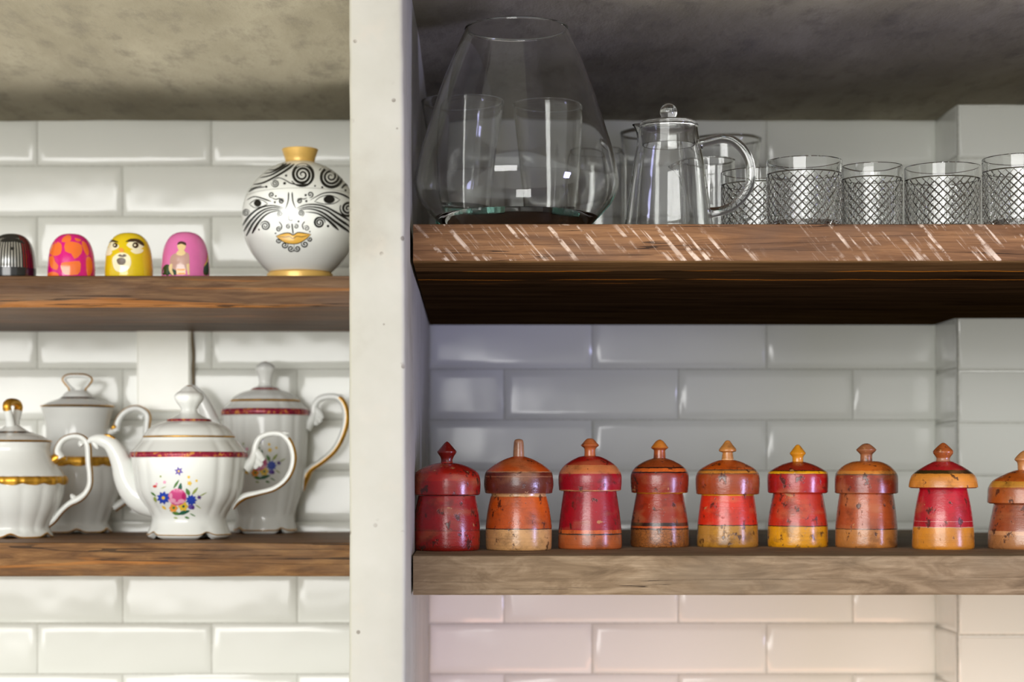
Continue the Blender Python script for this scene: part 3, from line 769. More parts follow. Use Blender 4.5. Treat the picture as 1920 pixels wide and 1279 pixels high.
cut_tumbler('cut_tumbler', .0386, .0772, 'large diamond-cut tumbler standing in front of another, nearest the glass teapot', 1507.5, 1.96)
cut_tumbler('cut_tumbler', .0316, .0782, 'narrow diamond-cut tumbler between two wider ones', 1635, 2.0, 24)
cut_tumbler('cut_tumbler', .0394, .0772, 'wide diamond-cut tumbler in front of the tiled column', 1767, 2.0)
cut_tumbler('cut_tumbler', .0386, .0790, 'diamond-cut tumbler cut by the right edge of the photo', 1913.5, 1.955)
cut_tumbler('cut_tumbler', .0384, .0772, 'diamond-cut tumbler half hidden behind the teapot handle', 1419, 2.035)


# ------------------------------------------------------------------ painted domes on the upper left shelf
d = 2.335; k = d / F / 4.571; yb = VY - Z_LU * F / d
def dome(px, top, half, mats, label, deco, mf=None):
    z = lambda y: (yb - (410 + y / 4.571)) * d / F
    t = thing('painted_dome', label, 'ornament', px, d, Z_LU, 'painted dome ornaments in a row')
    s_ = half / 205; T = z(top)
    pts = [(0, T), (.22, T - .0004), (.42, T - .0018), (.6, T - .0050), (.76, T - .0105), (.88, T - .0185), (.95, T - .0280), (.985, T - .0390), (1.0, .014), (.985, .004), (.93, .0006)]
    prof = sec([(a * half * k, b) for a, b in pts], 0, 4) + [(0, 0, 0)]
    bm = bmesh.new(); lathe(bm, prof, 96, mf=mf); bmesh.ops.recalc_face_normals(bm, faces=bm.faces[:]); bm.faces.ensure_lookup_table(); n0 = len(bm.faces)
    P = Paint(bm, [p for p in prof if p[1] > 0], px, d, Z_LU, 4.571, 0, 410); deco(P, px)
    fix_paint(bm, n0); link('shell', bm, mats, t, 50)


def dome_stripes(k_, seg, z, mi):
    if z < .016: return 1
    a = (360 * (k_ + .5) / seg + 180) % 360 - 180
    if 42 < a < 80: return 2 if k_ % 2 else 1
    return 0 if (k_ % 2 and z < .0515) else 1
def deco_black(P, px):
    P.poly([(85, 250), (105, 243), (125, 255), (105, 270)], 1); P.poly([(0, 190), (60, 165), (160, 175), (210, 215), (140, 198), (40, 200)], 1)
dome(22.5, 130, 205, ['silver', 'charcoal', 'crimson'], 'silver and black striped painted dome at the left edge of the photo', deco_black, dome_stripes)
def deco_pink(P, px):
    for pg in ([(545, 160), (590, 136), (610, 160), (600, 195), (530, 200)], [(440, 205), (500, 200), (530, 230), (520, 300), (470, 320), (430, 300), (425, 250)],
               [(560, 205), (640, 200), (700, 230), (695, 300), (640, 345), (610, 300), (560, 280)], [(700, 195), (735, 210), (760, 280), (745, 320), (712, 260)],
               [(425, 330), (460, 320), (475, 370), (500, 400), (490, 440), (440, 420), (428, 380)], [(530, 380), (600, 370), (680, 365), (690, 420), (665, 480), (560, 478), (525, 430)],
               [(740, 330), (775, 340), (790, 420), (770, 488), (745, 485), (735, 400)], [(415, 470), (455, 455), (500, 470), (500, 500), (420, 498)], [(640, 165), (690, 180), (680, 195), (650, 190)]):
        P.poly(pg, 1, 2)
dome(133.9, 130, 203, ['hotpink', 'hotorange'], 'hot pink painted dome with orange giraffe patches', deco_pink)
def deco_yellow(P, px):
    P.poly([(905, 215), (950, 195), (1010, 220), (1015, 250), (960, 275), (905, 268)], 1); P.poly([(1085, 225), (1130, 190), (1200, 195), (1232, 235), (1190, 265), (1130, 260)], 1)
    P.poly([(970, 330), (1040, 290), (1110, 320), (1120, 400), (1070, 455), (1000, 450), (970, 400)], 1); P.poly([(1120, 270), (1220, 262), (1215, 290), (1160, 302)], 1); P.poly([(905, 275), (960, 280), (950, 310), (905, 315)], 1)
    P.poly([(915, 215), (945, 180), (1000, 190), (1012, 205), (950, 198)], 2); P.poly([(1075, 200), (1120, 172), (1190, 178), (1232, 215), (1225, 235), (1180, 195), (1120, 190)], 2)
    P.disc(990, 228, 21, 2); P.disc(1160, 228, 26, 2); P.disc(1155, 228, 9, 1); P.disc(986, 228, 7, 1)
    P.poly([(1015, 262), (1045, 250), (1065, 275), (1040, 290)], 3, 2)
    P.poly([(1012, 318), (1035, 306), (1048, 316), (1065, 304), (1085, 320), (1050, 332)], 4, 2); P.poly([(1005, 350), (1040, 335), (1075, 350), (1070, 385), (1040, 398), (1012, 385)], 4, 3)
    P.poly([(1022, 378), (1060, 376), (1058, 390), (1026, 392)], 1, 2)
dome(241.7, 122, 206, ['sunny', 'cream', 'brown', 'orange', 'lipgrey'], 'yellow painted dome with a wide-eyed pouting face', deco_yellow)
def deco_candy(P, px):
    P.poly([(1395, 430), (1420, 395), (1455, 400), (1520, 455), (1515, 482), (1400, 484)], 3, 3)
    P.poly([(1745, 420), (1775, 370), (1788, 400), (1785, 478), (1745, 480)], 3, 2)
    P.poly([(1465, 325), (1520, 292), (1600, 290), (1622, 320), (1622, 400), (1600, 440), (1500, 440), (1460, 400)], 2, 2)
    P.poly([(1535, 270), (1575, 270), (1590, 300), (1555, 318), (1510, 305)], 1, 2)
    P.poly([(1522, 225), (1555, 205), (1590, 225), (1585, 260), (1557, 285), (1528, 262)], 1)
    P.poly([(1520, 225), (1530, 202), (1560, 194), (1592, 208), (1592, 232), (1560, 216), (1530, 222)], 4, 2)
    P.poly([(1455, 395), (1480, 390), (1478, 440), (1492, 482), (1475, 482), (1450, 440)], 1, 2); P.poly([(1598, 390), (1622, 385), (1625, 482), (1608, 482)], 1, 1)
    P.poly([(1512, 430), (1590, 430), (1590, 480), (1515, 480)], 5, 1)
    P.stroke([(1778, 300), (1775, 350), (1745, 410)], 9, 9, 6)
dome(347.8, 115, 206, ['candy', 'skin', 'taupe', 'bottle', 'hair', 'orange', 'yellow'], 'pink painted dome showing a small figure of a person in a taupe top', deco_candy)

# ------------------------------------------------------------------ vase with a drawn face
d = 2.37; s = 4.2625; k = d / F / s; cx = 440 + 522 / s; yb = VY - Z_LU * F / d
zv = lambda y: (yb - (250 + y / s)) * d / F
t = thing('face_vase', 'round white vase with a swirling black line face and gold lips', 'vase', cx, d, Z_LU)
body = [(125, 236), (195, 262), (265, 302), (328, 355), (386, 424), (432, 506), (457, 600), (463, 680), (455, 765), (436, 855), (390, 950), (340, 1020), (294, 1072), (250, 1112)]
prof = [(0, zv(236), 0)] + sec([(r * k, zv(y)) for r, y in body]) + [(150 * k, zv(1115), 0), (0, zv(1115), 0)]
bm = bmesh.new(); lathe(bm, prof, 112); bmesh.ops.recalc_face_normals(bm, faces=bm.faces[:]); bm.faces.ensure_lookup_table(); n0 = len(bm.faces)
P = Paint(bm, prof[1:-2], cx, d, Z_LU, s, 440, 250)
P.stroke([(90, 498), (200, 462), (360, 442), (520, 437), (700, 442), (850, 462), (925, 480)], 4, 4, 3, False)
for L, a, b in (([(431, 470), (427, 540), (404, 612)], 9, 4), ([(459, 470), (465, 540), (487, 602)], 9, 4), ([(430, 650), (434, 690), (450, 697), (466, 692)], 4, 4),
                ([(98, 535), (150, 508), (210, 516), (292, 546)], 4, 9), ([(598, 538), (700, 482), (790, 473), (860, 490), (925, 525)], 4, 13),
                ([(405, 600), (300, 578), (200, 600), (120, 660), (66, 738)], 3, 16), ([(402, 608), (300, 594), (210, 625), (130, 700), (74, 785)], 3, 17), ([(392, 615), (290, 612), (220, 645), (150, 720), (95, 822)], 3, 16),
                ([(372, 618), (290, 632), (230, 670), (180, 732), (142, 802)], 3, 17),
                ([(485, 603), (580, 570), (700, 580), (820, 640), (925, 705)], 3, 16), ([(490, 611), (600, 588), (720, 612), (830, 688), (925, 752)], 3, 18), ([(500, 617), (600, 605), (700, 635), (800, 708), (925, 798)], 3, 20),
                ([(560, 630), (660, 642), (740, 692), (826, 775)], 3, 19), ([(300, 518), (330, 528), (360, 522), (396, 545)], 5, 7), ([(580, 516), (550, 526), (525, 522), (497, 545)], 5, 7),
                ([(300, 380), (350, 356), (400, 372), (450, 400), (520, 412), (600, 400)], 4, 9), ([(458, 720), (462, 760), (468, 806)], 9, 7), ([(475, 884), (475, 948)], 10, 8),
                ([(150, 410), (230, 395), (330, 345), (420, 290), (478, 245)], 8, 16), ([(205, 355), (290, 335), (380, 285), (450, 240)], 6, 14), ([(238, 322), (300, 310), (360, 280), (420, 240)], 5, 12), ([(275, 295), (320, 290), (365, 268), (395, 242)], 5, 9),
                ([(112, 470), (170, 440), (250, 428)], 6, 6), ([(120, 450), (180, 428), (220, 420)], 4, 4), ([(355, 705), (378, 740), (372, 770)], 5, 6), ([(560, 705), (540, 735), (552, 770)], 5, 6),
                ([(850, 440), (880, 410), (925, 420)], 10, 16)):
    P.stroke(L, a * 1.3, b * 1.3, 1)
for x, y, r, tn, a0, w0, w1, dr in ((540, 330, 98, 3.2, 2.6, 8, 22, 1), (768, 345, 104, 3.4, 3.6, 8, 22, -1), (325, 400, 32, 2.2, 3.4, 5, 7, 1), (905, 602, 66, 2.5, 3.6, 8, 18, 1), (92, 636, 30, 2.2, 0, 4, 7, 1),
                                    (246, 740, 40, 2.3, 3.2, 4, 9, -1), (676, 715, 46, 2.4, 0, 5, 14, 1), (530, 640, 26, 2.2, 1.6, 4, 5, 1), (365, 645, 24, 2.0, 1.6, 3, 4, -1), (298, 492, 24, 1.5, 1.2, 5, 7, -1), (602, 490, 26, 1.5, 1.9, 5, 8, 1),
                                    (376, 545, 22, 1.6, -.6, 5, 7, 1), (516, 543, 22, 1.6, 3.7, 5, 7, -1), (355, 768, 22, 1.6, -.6, 4, 6, 1), (574, 760, 23, 1.6, 3.6, 4, 6, -1), (430, 745, 20, 1.5, -.9, 4, 7, 1), (490, 745, 20, 1.5, 4, 4, 7, -1),
                                    (350, 858, 22, 1.5, -.6, 5, 7, -1), (400, 894, 28, 1.6, -.7, 6, 8, -1), (450, 922, 27, 1.6, 0, 6, 8, -1), (500, 922, 26, 1.6, 3.1, 6, 8, 1), (560, 886, 29, 1.6, 3.8, 6, 8, 1), (600, 846, 21, 1.5, 3.7, 5, 7, 1)):
    P.spiral(x, y, r, tn, a0, w0 * 1.25, w1 * 1.3, 1, dr)
for x, y, r in ((400, 400, 11), (412, 338, 9), (255, 428, 9), (640, 421, 7), (697, 432, 8), (885, 455, 9), (745, 742, 10), (195, 770, 7), (510, 705, 8), (600, 786, 6), (328, 800, 6), (330, 502, 7), (322, 551, 8), (566, 495, 9), (572, 543, 9), (604, 272, 7), (850, 380, 8)):
    P.disc(x, y, r, 1)
P.stroke([(122, 566), (170, 532), (225, 536), (268, 566)], 5, 5, 1); P.stroke([(122, 566), (165, 596), (225, 584), (268, 566)], 5, 5, 1); P.disc(184, 559, 30, 1, 28)
P.stroke([(636, 546), (690, 507), (765, 496), (842, 531)], 6, 6, 1); P.stroke([(636, 546), (710, 565), (790, 562), (842, 531)], 6, 6, 1); P.disc(754, 529, 45, 1, 33)
P.poly([(336, 824), (400, 800), (440, 800), (468, 814), (500, 796), (540, 798), (606, 810), (560, 852), (500, 880), (430, 880), (380, 860)], 2, 2)
P.stroke([(330, 822), (400, 799), (440, 799), (468, 813), (500, 795), (540, 796), (610, 808)], 8, 8, 1); P.stroke([(330, 822), (380, 862), (430, 882), (500, 882), (560, 853), (610, 808)], 6, 6, 1)
P.stroke([(340, 826), (400, 830), (440, 826), (466, 842), (495, 824), (540, 828), (600, 812)], 5, 5, 1)
fix_paint(bm, n0); link('body', bm, ['porcelain', 'black', 'lips', 'greyline'], t, 50)
bm = bmesh.new(); lathe(bm, [(0, zv(238), 0), (118 * k, zv(238), 0)] + sec([(118 * k, zv(238)), (119 * k, zv(212)), (132 * k, zv(170)), (145 * k, zv(132))]) + [(141 * k, zv(128), 0), (134 * k, zv(131), 0), (110 * k, zv(200), 0), (0, zv(205), 0)], 64)
bmesh.ops.recalc_face_normals(bm, faces=bm.faces[:]); link('neck', bm, 'goldpaint', t)
bm = bmesh.new(); lathe(bm, [(0, zv(1108), 0), (236 * k, zv(1108), 0), (262 * k, zv(1126), 0), (268 * k, .002, 0), (262 * k, 0, 0), (0, 0, 0)], 80)
bmesh.ops.recalc_face_normals(bm, faces=bm.faces[:]); link('foot', bm, 'goldpaint', t)


# ------------------------------------------------------------------ porcelain on the lower left shelf
PM = ['porcelain', 'gold', 'maroon', 'rose', 'rosedeep', 'rosepale', 'blue', 'violet', 'purple', 'yellow', 'orange', 'leaf', 'leafdark', 'leafpale', 'red', 'darkgilt']
ix = {n_: i for i, n_ in enumerate(PM)}


def bouquet(P, cx, cy, q):
    L = lambda x, y, l, w_, a, m_: P.leaf(cx + x * q, cy + y * q, l * q, w_ * q, a, ix[m_])
    D = lambda x, y, r, m_, ry=None: P.disc(cx + x * q, cy + y * q, r * q, ix[m_], (ry or r) * q)
    S = lambda x, y, r, n_, m_, inn=.55, rot=0: P.star(cx + x * q, cy + y * q, r * q, n_, ix[m_], inn, rot)
    for a in ((-8, -95, 38, 10, -1.0, 'leaf'), (20, -70, 34, 16, -1.4, 'leafdark'), (75, -38, 28, 16, -2, 'leaf'), (128, -45, 34, 11, -.9, 'leafpale'), (-5, 120, 34, 14, .2, 'leaf'), (48, 112, 46, 16, -.3, 'leafdark'),
              (-160, 18, 22, 12, 1.2, 'leafpale'), (-172, -20, 26, 8, .7, 'leaf'), (-95, 78, 20, 10, .7, 'yellow'), (70, 150, 18, 9, .3, 'leaf'), (-10, 152, 16, 7, .2, 'leafpale'), (150, 70, 26, 4, .6, 'leafpale'), (185, -20, 30, 4, -.5, 'leafpale'),
              (110, 130, 24, 5, .5, 'leaf'), (-40, 90, 20, 8, -.6, 'leaf'), (-100, -70, 22, 3, -.4, 'leafpale')): L(*a)
    S(10, -188, 35, 6, 'violet', .5, .3); D(10, -188, 8, 'yellow')
    S(88, -100, 20, 5, 'yellow', .6); D(82, -145, 10, 'yellow'); D(138, -118, 9, 'yellow'); D(-162, -78, 15, 'red', 10); D(-92, -108, 11, 'rosepale'); D(-150, -96, 8, 'rosepale'); D(-120, -150, 7, 'leafpale')
    S(-100, 6, 50, 9, 'blue', .68); D(-100, 6, 12, 'yellow'); S(100, 22, 42, 9, 'blue', .68); D(102, 22, 10, 'yellow')
    S(158, 2, 20, 6, 'purple', .5); D(100, 72, 24, 'violet', 18); D(112, 78, 12, 'purple')
    S(-28, 80, 34, 6, 'orange', .75); S(42, 68, 38, 6, 'yellow', .75); D(-26, 78, 10, 'leaf'); D(44, 68, 10, 'leafdark')
    D(0, 0, 66, 'rose', 62)
    K = lambda pts, w_, m_: P.stroke([(cx + x * q, cy + y * q) for x, y in pts], w_ * q, w_ * q, ix[m_], True, 5)
    for x, y, rx, ry, m_ in ((-34, 26, 24, 16, 'rosepale'), (30, 30, 26, 15, 'rosepale'), (-2, 44, 22, 9, 'rosepale'), (46, -6, 14, 24, 'rosedeep'), (-46, -8, 12, 22, 'rosepale'), (0, -14, 38, 28, 'rosedeep'), (-2, -8, 32, 20, 'rose'), (4, -16, 22, 12, 'rosepale'), (2, -18, 12, 7, 'rosedeep')): D(x, y, rx, m_, ry)
    for pts, w_, m_ in (([(-56, 8), (-30, 34), (6, 24), (34, 36), (56, 10)], 5, 'rosedeep'), ([(-40, -28), (-20, 6), (14, 10), (40, -20)], 5, 'rosepale'), ([(-24, 52), (4, 40), (30, 50)], 4, 'rosedeep'), ([(-36, -44), (0, -56), (38, -42)], 6, 'rosepale')): K(pts, w_, m_)


def grooves(angles, amp, wdt):
    def g(a):
        v = 0
        for A in angles:
            x = (a - math.radians(A) + PI) % (2 * PI) - PI; v += math.exp(-(x / wdt) ** 2)
        return -amp * v
    return g


# --- front teapot
d = 2.40; s = 3.876; k = d / F / s; cx = 354.6; yb = VY - Z_LL * F / d
zt_ = lambda y: (yb - (700 + y / s)) * d / F
def zz_(y, yref=1213): return max(0, (yref - y) * (zt_(0)) / yref)   # zoomed y -> height above the shelf
tp = thing('teapot', 'white porcelain teapot with a maroon band and a flower bouquet', 'teapot', cx, d, Z_LL)
gv = grooves((-40, -62, 40, 62, 118, 140, 220, 242), .028, .07)
ft = grooves((-52, 34, 128, 214), 1.0, .13)
body = [(262, 1213), (296, 1196), (300, 1172), (284, 1130), (270, 1082), (276, 1040), (304, 990), (356, 920), (386, 850), (400, 760), (410, 690), (416, 624)]
prof = [(0, zz_(1160), 0), (250 * k, zz_(1160), 0)] + sec([(r * k, zz_(y)) for r, y in body]) + [(424 * k, zz_(618), 2), (427 * k, zz_(600), 2), (424 * k, zz_(582), 2), (418 * k, zz_(578), 0)] + \
    sec([(418 * k, zz_(578)), (380 * k, zz_(535)), (348 * k, zz_(498)), (340 * k, zz_(480))]) + [(336 * k, zz_(474), 0), (0, zz_(474), 0)]
def rf(a, r, z):
    zn = z / zz_(0)
    return 1 + gv(a) * max(0, min(1, (z - zz_(1060)) / .01)) * max(0, min(1, (zz_(470) - z) / .01)) * .8 + (.05 * ft(a) * max(0, 1 - z / zz_(1090)))
def zf(a, r, z): return -.0085 * ft(a) * max(0, 1 - z / zz_(1140)) if r > 255 * k else 0
bm = bmesh.new(); lathe(bm, prof, 144, rf=rf, zf=zf); bmesh.ops.recalc_face_normals(bm, faces=bm.faces[:]); bm.faces.ensure_lookup_table(); n0 = len(bm.faces)
P = Paint(bm, [q for q in prof if zz_(1060) < q[1] < zz_(640)], cx, d, Z_LL, s, 190, 700)
bouquet(P, 553, 900, 1.0)
fix_paint(bm, n0); link('body', bm, PM, tp, 50)
bm = bmesh.new()      # gilt line on the foot
tube(bm, [(302 * k * (1 + .05 * ft(a)) * math.sin(a), -302 * k * (1 + .05 * ft(a)) * math.cos(a), zz_(1180) + .85 * zf(a, 1, zz_(1180))) for a in [2 * PI * i / 90 for i in range(91)]], [.00075] * 91, 6, n=1, bn=(0, 0, 1))
link('foot_rim', bm, 'gold', tp)['label'] = 'thin gilt line along the foot'
bm = bmesh.new()
lathe(bm, [(0, zz_(472), 0), (325 * k, zz_(472), 0), (333 * k, zz_(471), 1), (335 * k, zz_(464), 1), (328 * k, zz_(461), 0)] + sec([(328 * k, zz_(461)), (308 * k, zz_(430)), (280 * k, zz_(400)), (236 * k, zz_(374)), (186 * k, zz_(358)), (165 * k, zz_(354))]) +
      [(163 * k, zz_(353), 2), (158 * k, zz_(338), 2), (154 * k, zz_(337), 0)] + sec([(154 * k, zz_(337)), (118 * k, zz_(322)), (80 * k, zz_(302)), (66 * k, zz_(290))]) + [(0, zz_(288), 0)], 112,
      rf=lambda a, r, z: 1 + gv(a) * .55 * (r > 150 * k))
bmesh.ops.recalc_face_normals(bm, faces=bm.faces[:]); ld = link('lid', bm, PM, tp, 45)
bm = bmesh.new()
lathe(bm, [(0, zz_(292), 0)] + sec([(66 * k, zz_(292)), (58 * k, zz_(268)), (72 * k, zz_(240)), (98 * k, zz_(202)), (107 * k, zz_(176)), (98 * k, zz_(152)), (72 * k, zz_(134))]) + sec([(72 * k, zz_(134)), (55 * k, zz_(118)), (34 * k, zz_(100))]) + [(28 * k, zz_(96), 1), (18 * k, zz_(90), 1), (0, zz_(88), 1)], 64,
      rf=lambda a, r, z: 1 + .06 * (abs(math.cos(3 * a)) - .6) * (r > 30 * k))
bmesh.ops.recalc_face_normals(bm, faces=bm.faces[:]); link('knob', bm, PM, ld, 50)
loc = lambda x, y: ((x - cx) * d / F, 0, PZ(y, d) - Z_LL)
bm = bmesh.new()
tube(bm, [loc(*q) for q in ((292, 938), (268, 932), (250, 918), (236, 895), (229, 872), (220, 851), (207, 833), (190, 825), (174, 824), (165, 829))], [.022, .021, .0185, .0155, .0135, .0118, .0098, .0078, .005, .0022], 24, .92)
tube(bm, [loc(*q) for q in ((175, 829), (181, 838), (184, 842))], [.003, .0026, .0008], 10)
link('spout', bm, PM, tp, 60)
bm = bmesh.new(); tube(bm, [loc(*q) for q in ((196, 815.5), (205, 817), (216, 823))], [.0012, .002, .0014], 10, 3.2); link('spout_rim', bm, 'gold', tp)['label'] = 'gilt spout edge'
hz = lambda q: loc(320 + q[0] / 3.367, 660 + q[1] / 3.367)
bm = bmesh.new()
tube(bm, [hz(q) for q in ((470, 735), (510, 690), (530, 640), (538, 590), (562, 545), (605, 522), (660, 514), (712, 528), (756, 580), (776, 660), (764, 740), (722, 812), (650, 864), (550, 892), (470, 912), (420, 945), (392, 990))],
     [.0088, .007, .0050, .0042, .0039, .0037, .0036, .0037, .0040, .0041, .0039, .0037, .0035, .0037, .0045, .0042, .002], 16, 1.25, mat=0, mat2=1, gold=.3, sign=-1, g0=.46)
for pts in (((512, 650), (546, 690), (576, 716)), ((502, 672), (526, 708), (548, 732)), ((526, 622), (562, 660), (588, 686)), ((488, 692), (500, 722), (508, 740))):
    tube(bm, [hz(q) for q in pts], [.0062, .0056, .0030], 14, .9)
tube(bm, [hz(q) for q in ((690, 520), (720, 515), (748, 514))], [.003, .003, .0006], 10)
link('handle', bm, PM, tp, 60)

# --- tall coffee pot behind
d = 2.602; s = 3.367; k = d / F / s; cx = 496.7 + .8
y_at = lambda y: 660 + y / s
cp = thing('coffee_pot', 'tall white coffee pot with a maroon band and gilt handle behind the teapot', 'coffee pot', cx, d, Z_LL)
zc_ = lambda y: max(0, PZ(y_at(y), d) - Z_LL); zfoot = 1146
gv2 = grooves((28, 50, -28, -50, 130, 152, 208, 230), .03, .07); ft2 = grooves((38, -52, 128, 218), 1.0, .13)
body = [(172, 1150), (192, 1138), (194, 1112), (186, 1070), (184, 1030), (196, 985), (222, 900), (244, 800), (258, 690), (264, 580), (267, 480), (270, 408)]
prof = [(0, zc_(1110), 0), (165 * k, zc_(1110), 0)] + [(p[0], max(p[1], 0), 0) for p in sec([(r * k, zc_(y)) for r, y in body])] + [(276 * k, zc_(402), 2), (280 * k, zc_(383), 2), (276 * k, zc_(366), 2), (270 * k, zc_(362), 0)] + sec([(270 * k, zc_(362)), (240 * k, zc_(338)), (222 * k, zc_(318))]) + [(0, zc_(316), 0)]
def rf2(a, r, z): return 1 + gv2(a) * .75 * max(0, min(1, (z - zc_(1060)) / .01)) + .05 * ft2(a) * max(0, 1 - z / zc_(1050))
def zf2(a, r, z): return -.007 * ft2(a) * max(0, 1 - z / zc_(1090)) if r > 168 * k else 0
bm = bmesh.new(); lathe(bm, prof, 128, rf=rf2, zf=zf2); bmesh.ops.recalc_face_normals(bm, faces=bm.faces[:]); bm.faces.ensure_lookup_table(); n0 = len(bm.faces)
P = Paint(bm, [q for q in prof if zc_(1020) < q[1] < zc_(412)], cx, d, Z_LL, s, 320, 660); bouquet(P, 556, 700, .80)
fix_paint(bm, n0); link('body', bm, PM, cp, 50)
bm = bmesh.new()
tube(bm, [(196 * k * (1 + .05 * ft2(a)) * math.sin(a), -196 * k * (1 + .05 * ft2(a)) * math.cos(a), zc_(1122) + .8 * zf2(a, 1, zc_(1122))) for a in [2 * PI * i / 90 for i in range(91)]], [.001] * 91, 6, n=1, bn=(0, 0, 1))
link('foot_rim', bm, 'gold', cp)['label'] = 'gilt line along the scalloped foot'
bm = bmesh.new()
lathe(bm, [(0, zc_(314), 0), (216 * k, zc_(314), 1), (221 * k, zc_(308), 1), (216 * k, zc_(303), 0)] + sec([(216 * k, zc_(303)), (190 * k, zc_(280)), (150 * k, zc_(258)), (100 * k, zc_(243))]) + [(98 * k, zc_(242), 2), (78 * k, zc_(228), 2), (74 * k, zc_(227), 0), (44 * k, zc_(214), 0), (0, zc_(212), 0)], 96, rf=lambda a, r, z: 1 + gv2(a) * .6 * (r > 90 * k))
bmesh.ops.recalc_face_normals(bm, faces=bm.faces[:]); ld = link('lid', bm, PM, cp, 45)
bm = bmesh.new()
lathe(bm, [(0, zc_(216), 0)] + sec([(46 * k, zc_(216)), (38 * k, zc_(190)), (46 * k, zc_(150)), (60 * k, zc_(118)), (60 * k, zc_(96)), (40 * k, zc_(74))]) + [(20 * k, zc_(64), 1), (0, zc_(60), 1)], 56, rf=lambda a, r, z: 1 + .07 * (abs(math.cos(2 * a + .6)) - .6) * (r > 30 * k))
bmesh.ops.recalc_face_normals(bm, faces=bm.faces[:]); link('knob', bm, PM, ld, 50)
loc = lambda x, y: ((x - cx) * d / F, 0, PZ(y, d) - Z_LL)
hz = lambda q: loc(320 + q[0] / 3.367, 660 + q[1] / 3.367)
bm = bmesh.new()
tube(bm, [hz(q) for q in ((852, 480), (885, 430), (903, 385), (908, 340), (940, 298), (1000, 282), (1060, 292), (1098, 345), (1108, 430), (1082, 530), (1032, 620), (955, 690), (885, 738), (850, 790), (838, 880))],
     [.0085, .0068, .0054, .0050, .0046, .0046, .0046, .0048, .0050, .0048, .0046, .0044, .0048, .0062, .0012], 16, 1.15, mat2=1, gold=.15, sign=-1, g0=.42)
for pts in (((896, 378), (926, 412), (948, 444)), ((884, 400), (908, 436), (926, 460)), ((906, 358), (938, 392), (958, 422)), ((868, 430), (872, 460), (866, 482))):
    tube(bm, [hz(q) for q in pts], [.0056, .0052, .0028], 14, .9)
tube(bm, [hz(q) for q in ((1040, 285), (1070, 280), (1096, 282))], [.003, .003, .0006], 10)
link('handle', bm, PM, cp, 60)
bm = bmesh.new()
tube(bm, [loc(*q) for q in ((446, 900), (428, 880), (415, 850), (404, 815), (392, 780), (376, 748), (362, 730), (354, 724))], [.016, .0165, .014, .012, .0105, .0088, .0062, .002], 20)
link('spout', bm, PM, cp, 60)


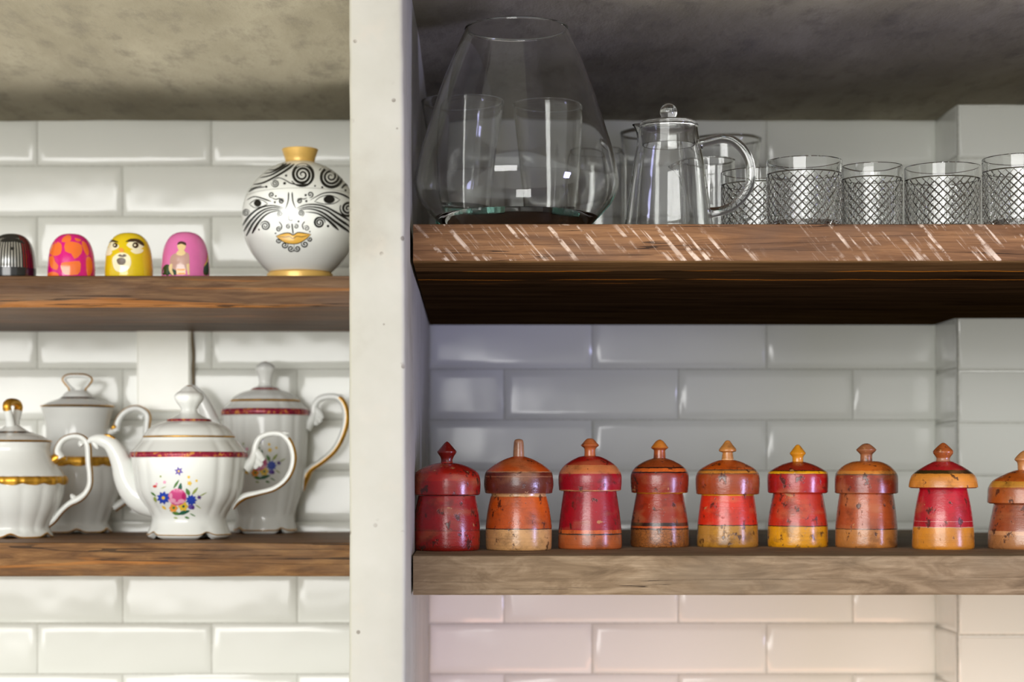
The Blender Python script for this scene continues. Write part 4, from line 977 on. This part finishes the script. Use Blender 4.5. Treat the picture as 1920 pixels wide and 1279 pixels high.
# --- the two gold-banded pots on the left
def banded_pot(name, label, cx, d, outline, band, lidp, ringp, ringrot, handle, nrib=15):
    """outline: zoomed (r, y) base->shoulder, then neck section; s=3.365 from the image origin (0,660)"""
    s = 3.365; k = d / F / s
    z = lambda y: max(0, PZ(660 + y / s, d) - Z_LL)
    t = thing(name, label, 'lidded pot', cx, d, Z_LL)
    low, up = outline; zb0, zb1 = z(band[1]), z(band[0]); rb = band[2]
    ft = grooves([10 + 60 * i for i in range(6)], 1.0, .16)
    prof = [(0, z(low[2][1]), 0), (low[0][0] * .9 * k, z(low[2][1]), 0)] + sec([(r * k, z(y)) for r, y in low]) + [(rb * k, zb0, 1)] + sec([(rb * k * 1.02, zb0 + .0005), (rb * k * 1.035, (zb0 + zb1) / 2), (rb * k * 1.01, zb1)], 1, 3) + sec([(r * k, z(y)) for r, y in up]) + [(0, z(up[-1][1]) - .0005, 0)]
    prof = [(p[0], max(p[1], 0), p[2]) for p in prof]
    zbd = z(low[3][1])
    def rf(a, r, zz):
        v = 1.0
        if zz < zb0 - .001 and zz > zbd * .5: v += .022 * (abs(math.sin(a * nrib / 2)) - .6) * min(1, (zb0 - zz) / .008)
        if zb0 - .0005 <= zz <= zb1 + .0005: v += .010 * math.sin(a * nrib * 2) + .008 * math.sin(a * 47)
        return v
    def zf(a, r, zz):
        o = 0
        if zb0 - .004 <= zz <= zb0 + .0006 and r > rb * k * .97: o = -.0022 * (abs(math.sin(a * nrib / 2)) - .4)
        if zz < zbd and r > low[0][0] * .92 * k: o += -.005 * ft(a) * (1 - zz / zbd)
        return o
    bm = bmesh.new(); lathe(bm, prof, 150, rf=rf, zf=zf); bmesh.ops.recalc_face_normals(bm, faces=bm.faces[:]); link('body', bm, PM, t, 50)
    bm = bmesh.new(); rr = low[1][0] * k
    tube(bm, [(rr * 1.01 * math.sin(a), -rr * 1.01 * math.cos(a), z(low[1][1]) + .0012 + zf(a, 1, z(low[1][1]))) for a in [2 * PI * i / 72 for i in range(73)]], [.0011] * 73, 6, n=1, bn=(0, 0, 1))
    link('foot_rim', bm, 'gold', t)['label'] = 'gilt line along the foot'
    bm = bmesh.new(); L = [(r * k, z(y)) for r, y in lidp]
    lathe(bm, [(0, L[0][1] - .0006, 0), (L[0][0] * .97, L[0][1] - .0006, 1), (L[0][0] * 1.015, L[0][1], 1), (L[0][0] * .985, L[0][1] + .0016, 0)] + sec(L[1:4]) + [(L[3][0], L[3][1], 15), (L[4][0], L[4][1], 0)] + sec(L[4:]) + [(0, L[-1][1], 0)], 96)
    bmesh.ops.recalc_face_normals(bm, faces=bm.faces[:]); ld = link('lid', bm, PM, t, 45)
    bm = bmesh.new(); ca, sa = math.cos(ringrot), math.sin(ringrot)
    tube(bm, [(x * k * ca, x * k * sa, z(y)) for x, y in ringp], [.0052] + [.0030 + .0018 * (ringrot > .5)] * (len(ringp) - 2) + [.0052], 14, 1.2, bn=(-sa, ca, 0), mat2=1, gold=-2 if ringrot > .5 else .3, sign=-1, zmin=z(372) if ringrot > .5 else -9)
    link('ring_knob', bm, PM, ld, 60)
    hp = lambda q: ((q[0] / s - cx) * d / F, 0, PZ(660 + q[1] / s, d) - Z_LL)
    bm = bmesh.new()
    for pts, rad, g2 in handle: tube(bm, [hp(q) for q in pts], rad, 14, 1.15, mat2=1, gold=g2, sign=-1)
    link('handle', bm, PM, t, 60)
    return t


banded_pot('sugar_pot', 'squat white pot with a gold band at the left end of the lower shelf', 23.8, 2.44,
           ([(225, 1182), (246, 1172), (248, 1150), (232, 1108), (248, 1060), (286, 990), (312, 920), (325, 850), (328, 835)],
            [(326, 784), (300, 745), (262, 690), (238, 640), (233, 605), (242, 572)]),
           (786, 832, 329), [(243, 566), (236, 558), (190, 532), (140, 514), (100, 502), (66, 480), (40, 462)],
           [(-28, 468), (-36, 430), (-60, 380), (-72, 345), (-50, 322), (0, 316), (50, 322), (72, 345), (60, 380), (36, 430), (28, 468)], 1.28,
           [(((330, 690), (372, 664), (420, 676)), [.0062, .0062, .002], -2), (((385, 672), (364, 620), (392, 562), (440, 536), (495, 532), (538, 556), (556, 600), (560, 690), (568, 770), (566, 840), (540, 892), (498, 928), (440, 958), (390, 1000), (335, 1062), (296, 1092)),
             [.0062, .005, .0040, .0039, .0039, .0041, .0045, .0042, .0040, .0040, .0041, .0048, .0041, .0040, .0050, .005], .5), (((470, 925), (455, 908), (450, 895)), [.004, .003, .001], 2), (((520, 590), (508, 575), (500, 560)), [.004, .0035, .001], 2)])
banded_pot('cream_pot', 'taller white pot with a gold band behind the squat pot, loop on its lid', 145.5, 2.602,
           ([(180, 1150), (208, 1138), (208, 1118), (186, 1080), (200, 1030), (236, 950), (262, 870), (268, 790), (262, 725)],
            [(256, 662), (236, 625), (208, 580), (196, 520), (200, 440), (215, 385), (226, 354)]),
           (664, 716, 262), [(230, 346), (222, 340), (180, 318), (120, 298), (100, 286), (80, 262), (52, 242)],
           [(-38, 244), (-48, 225), (-72, 195), (-85, 172), (-60, 152), (0, 148), (50, 152), (82, 172), (68, 200), (45, 228), (36, 246)], 0.12,
           [(((715, 470), (726, 482), (728, 492)), [.006, .0062, .003], -2), (((735, 498), (742, 450), (768, 400), (812, 366), (865, 356), (912, 376), (932, 410), (926, 480), (922, 560), (930, 680), (920, 790), (880, 870), (800, 930), (720, 985)),
             [.0052, .005, .0046, .0046, .0046, .0048, .0050, .0048, .0048, .0048, .0048, .005, .005, .006], .5), (((905, 415), (885, 408), (880, 395)), [.004, .0035, .001], 2),
            (((640, 540), (690, 510), (730, 490)), [.006, .005, .005], 2)])
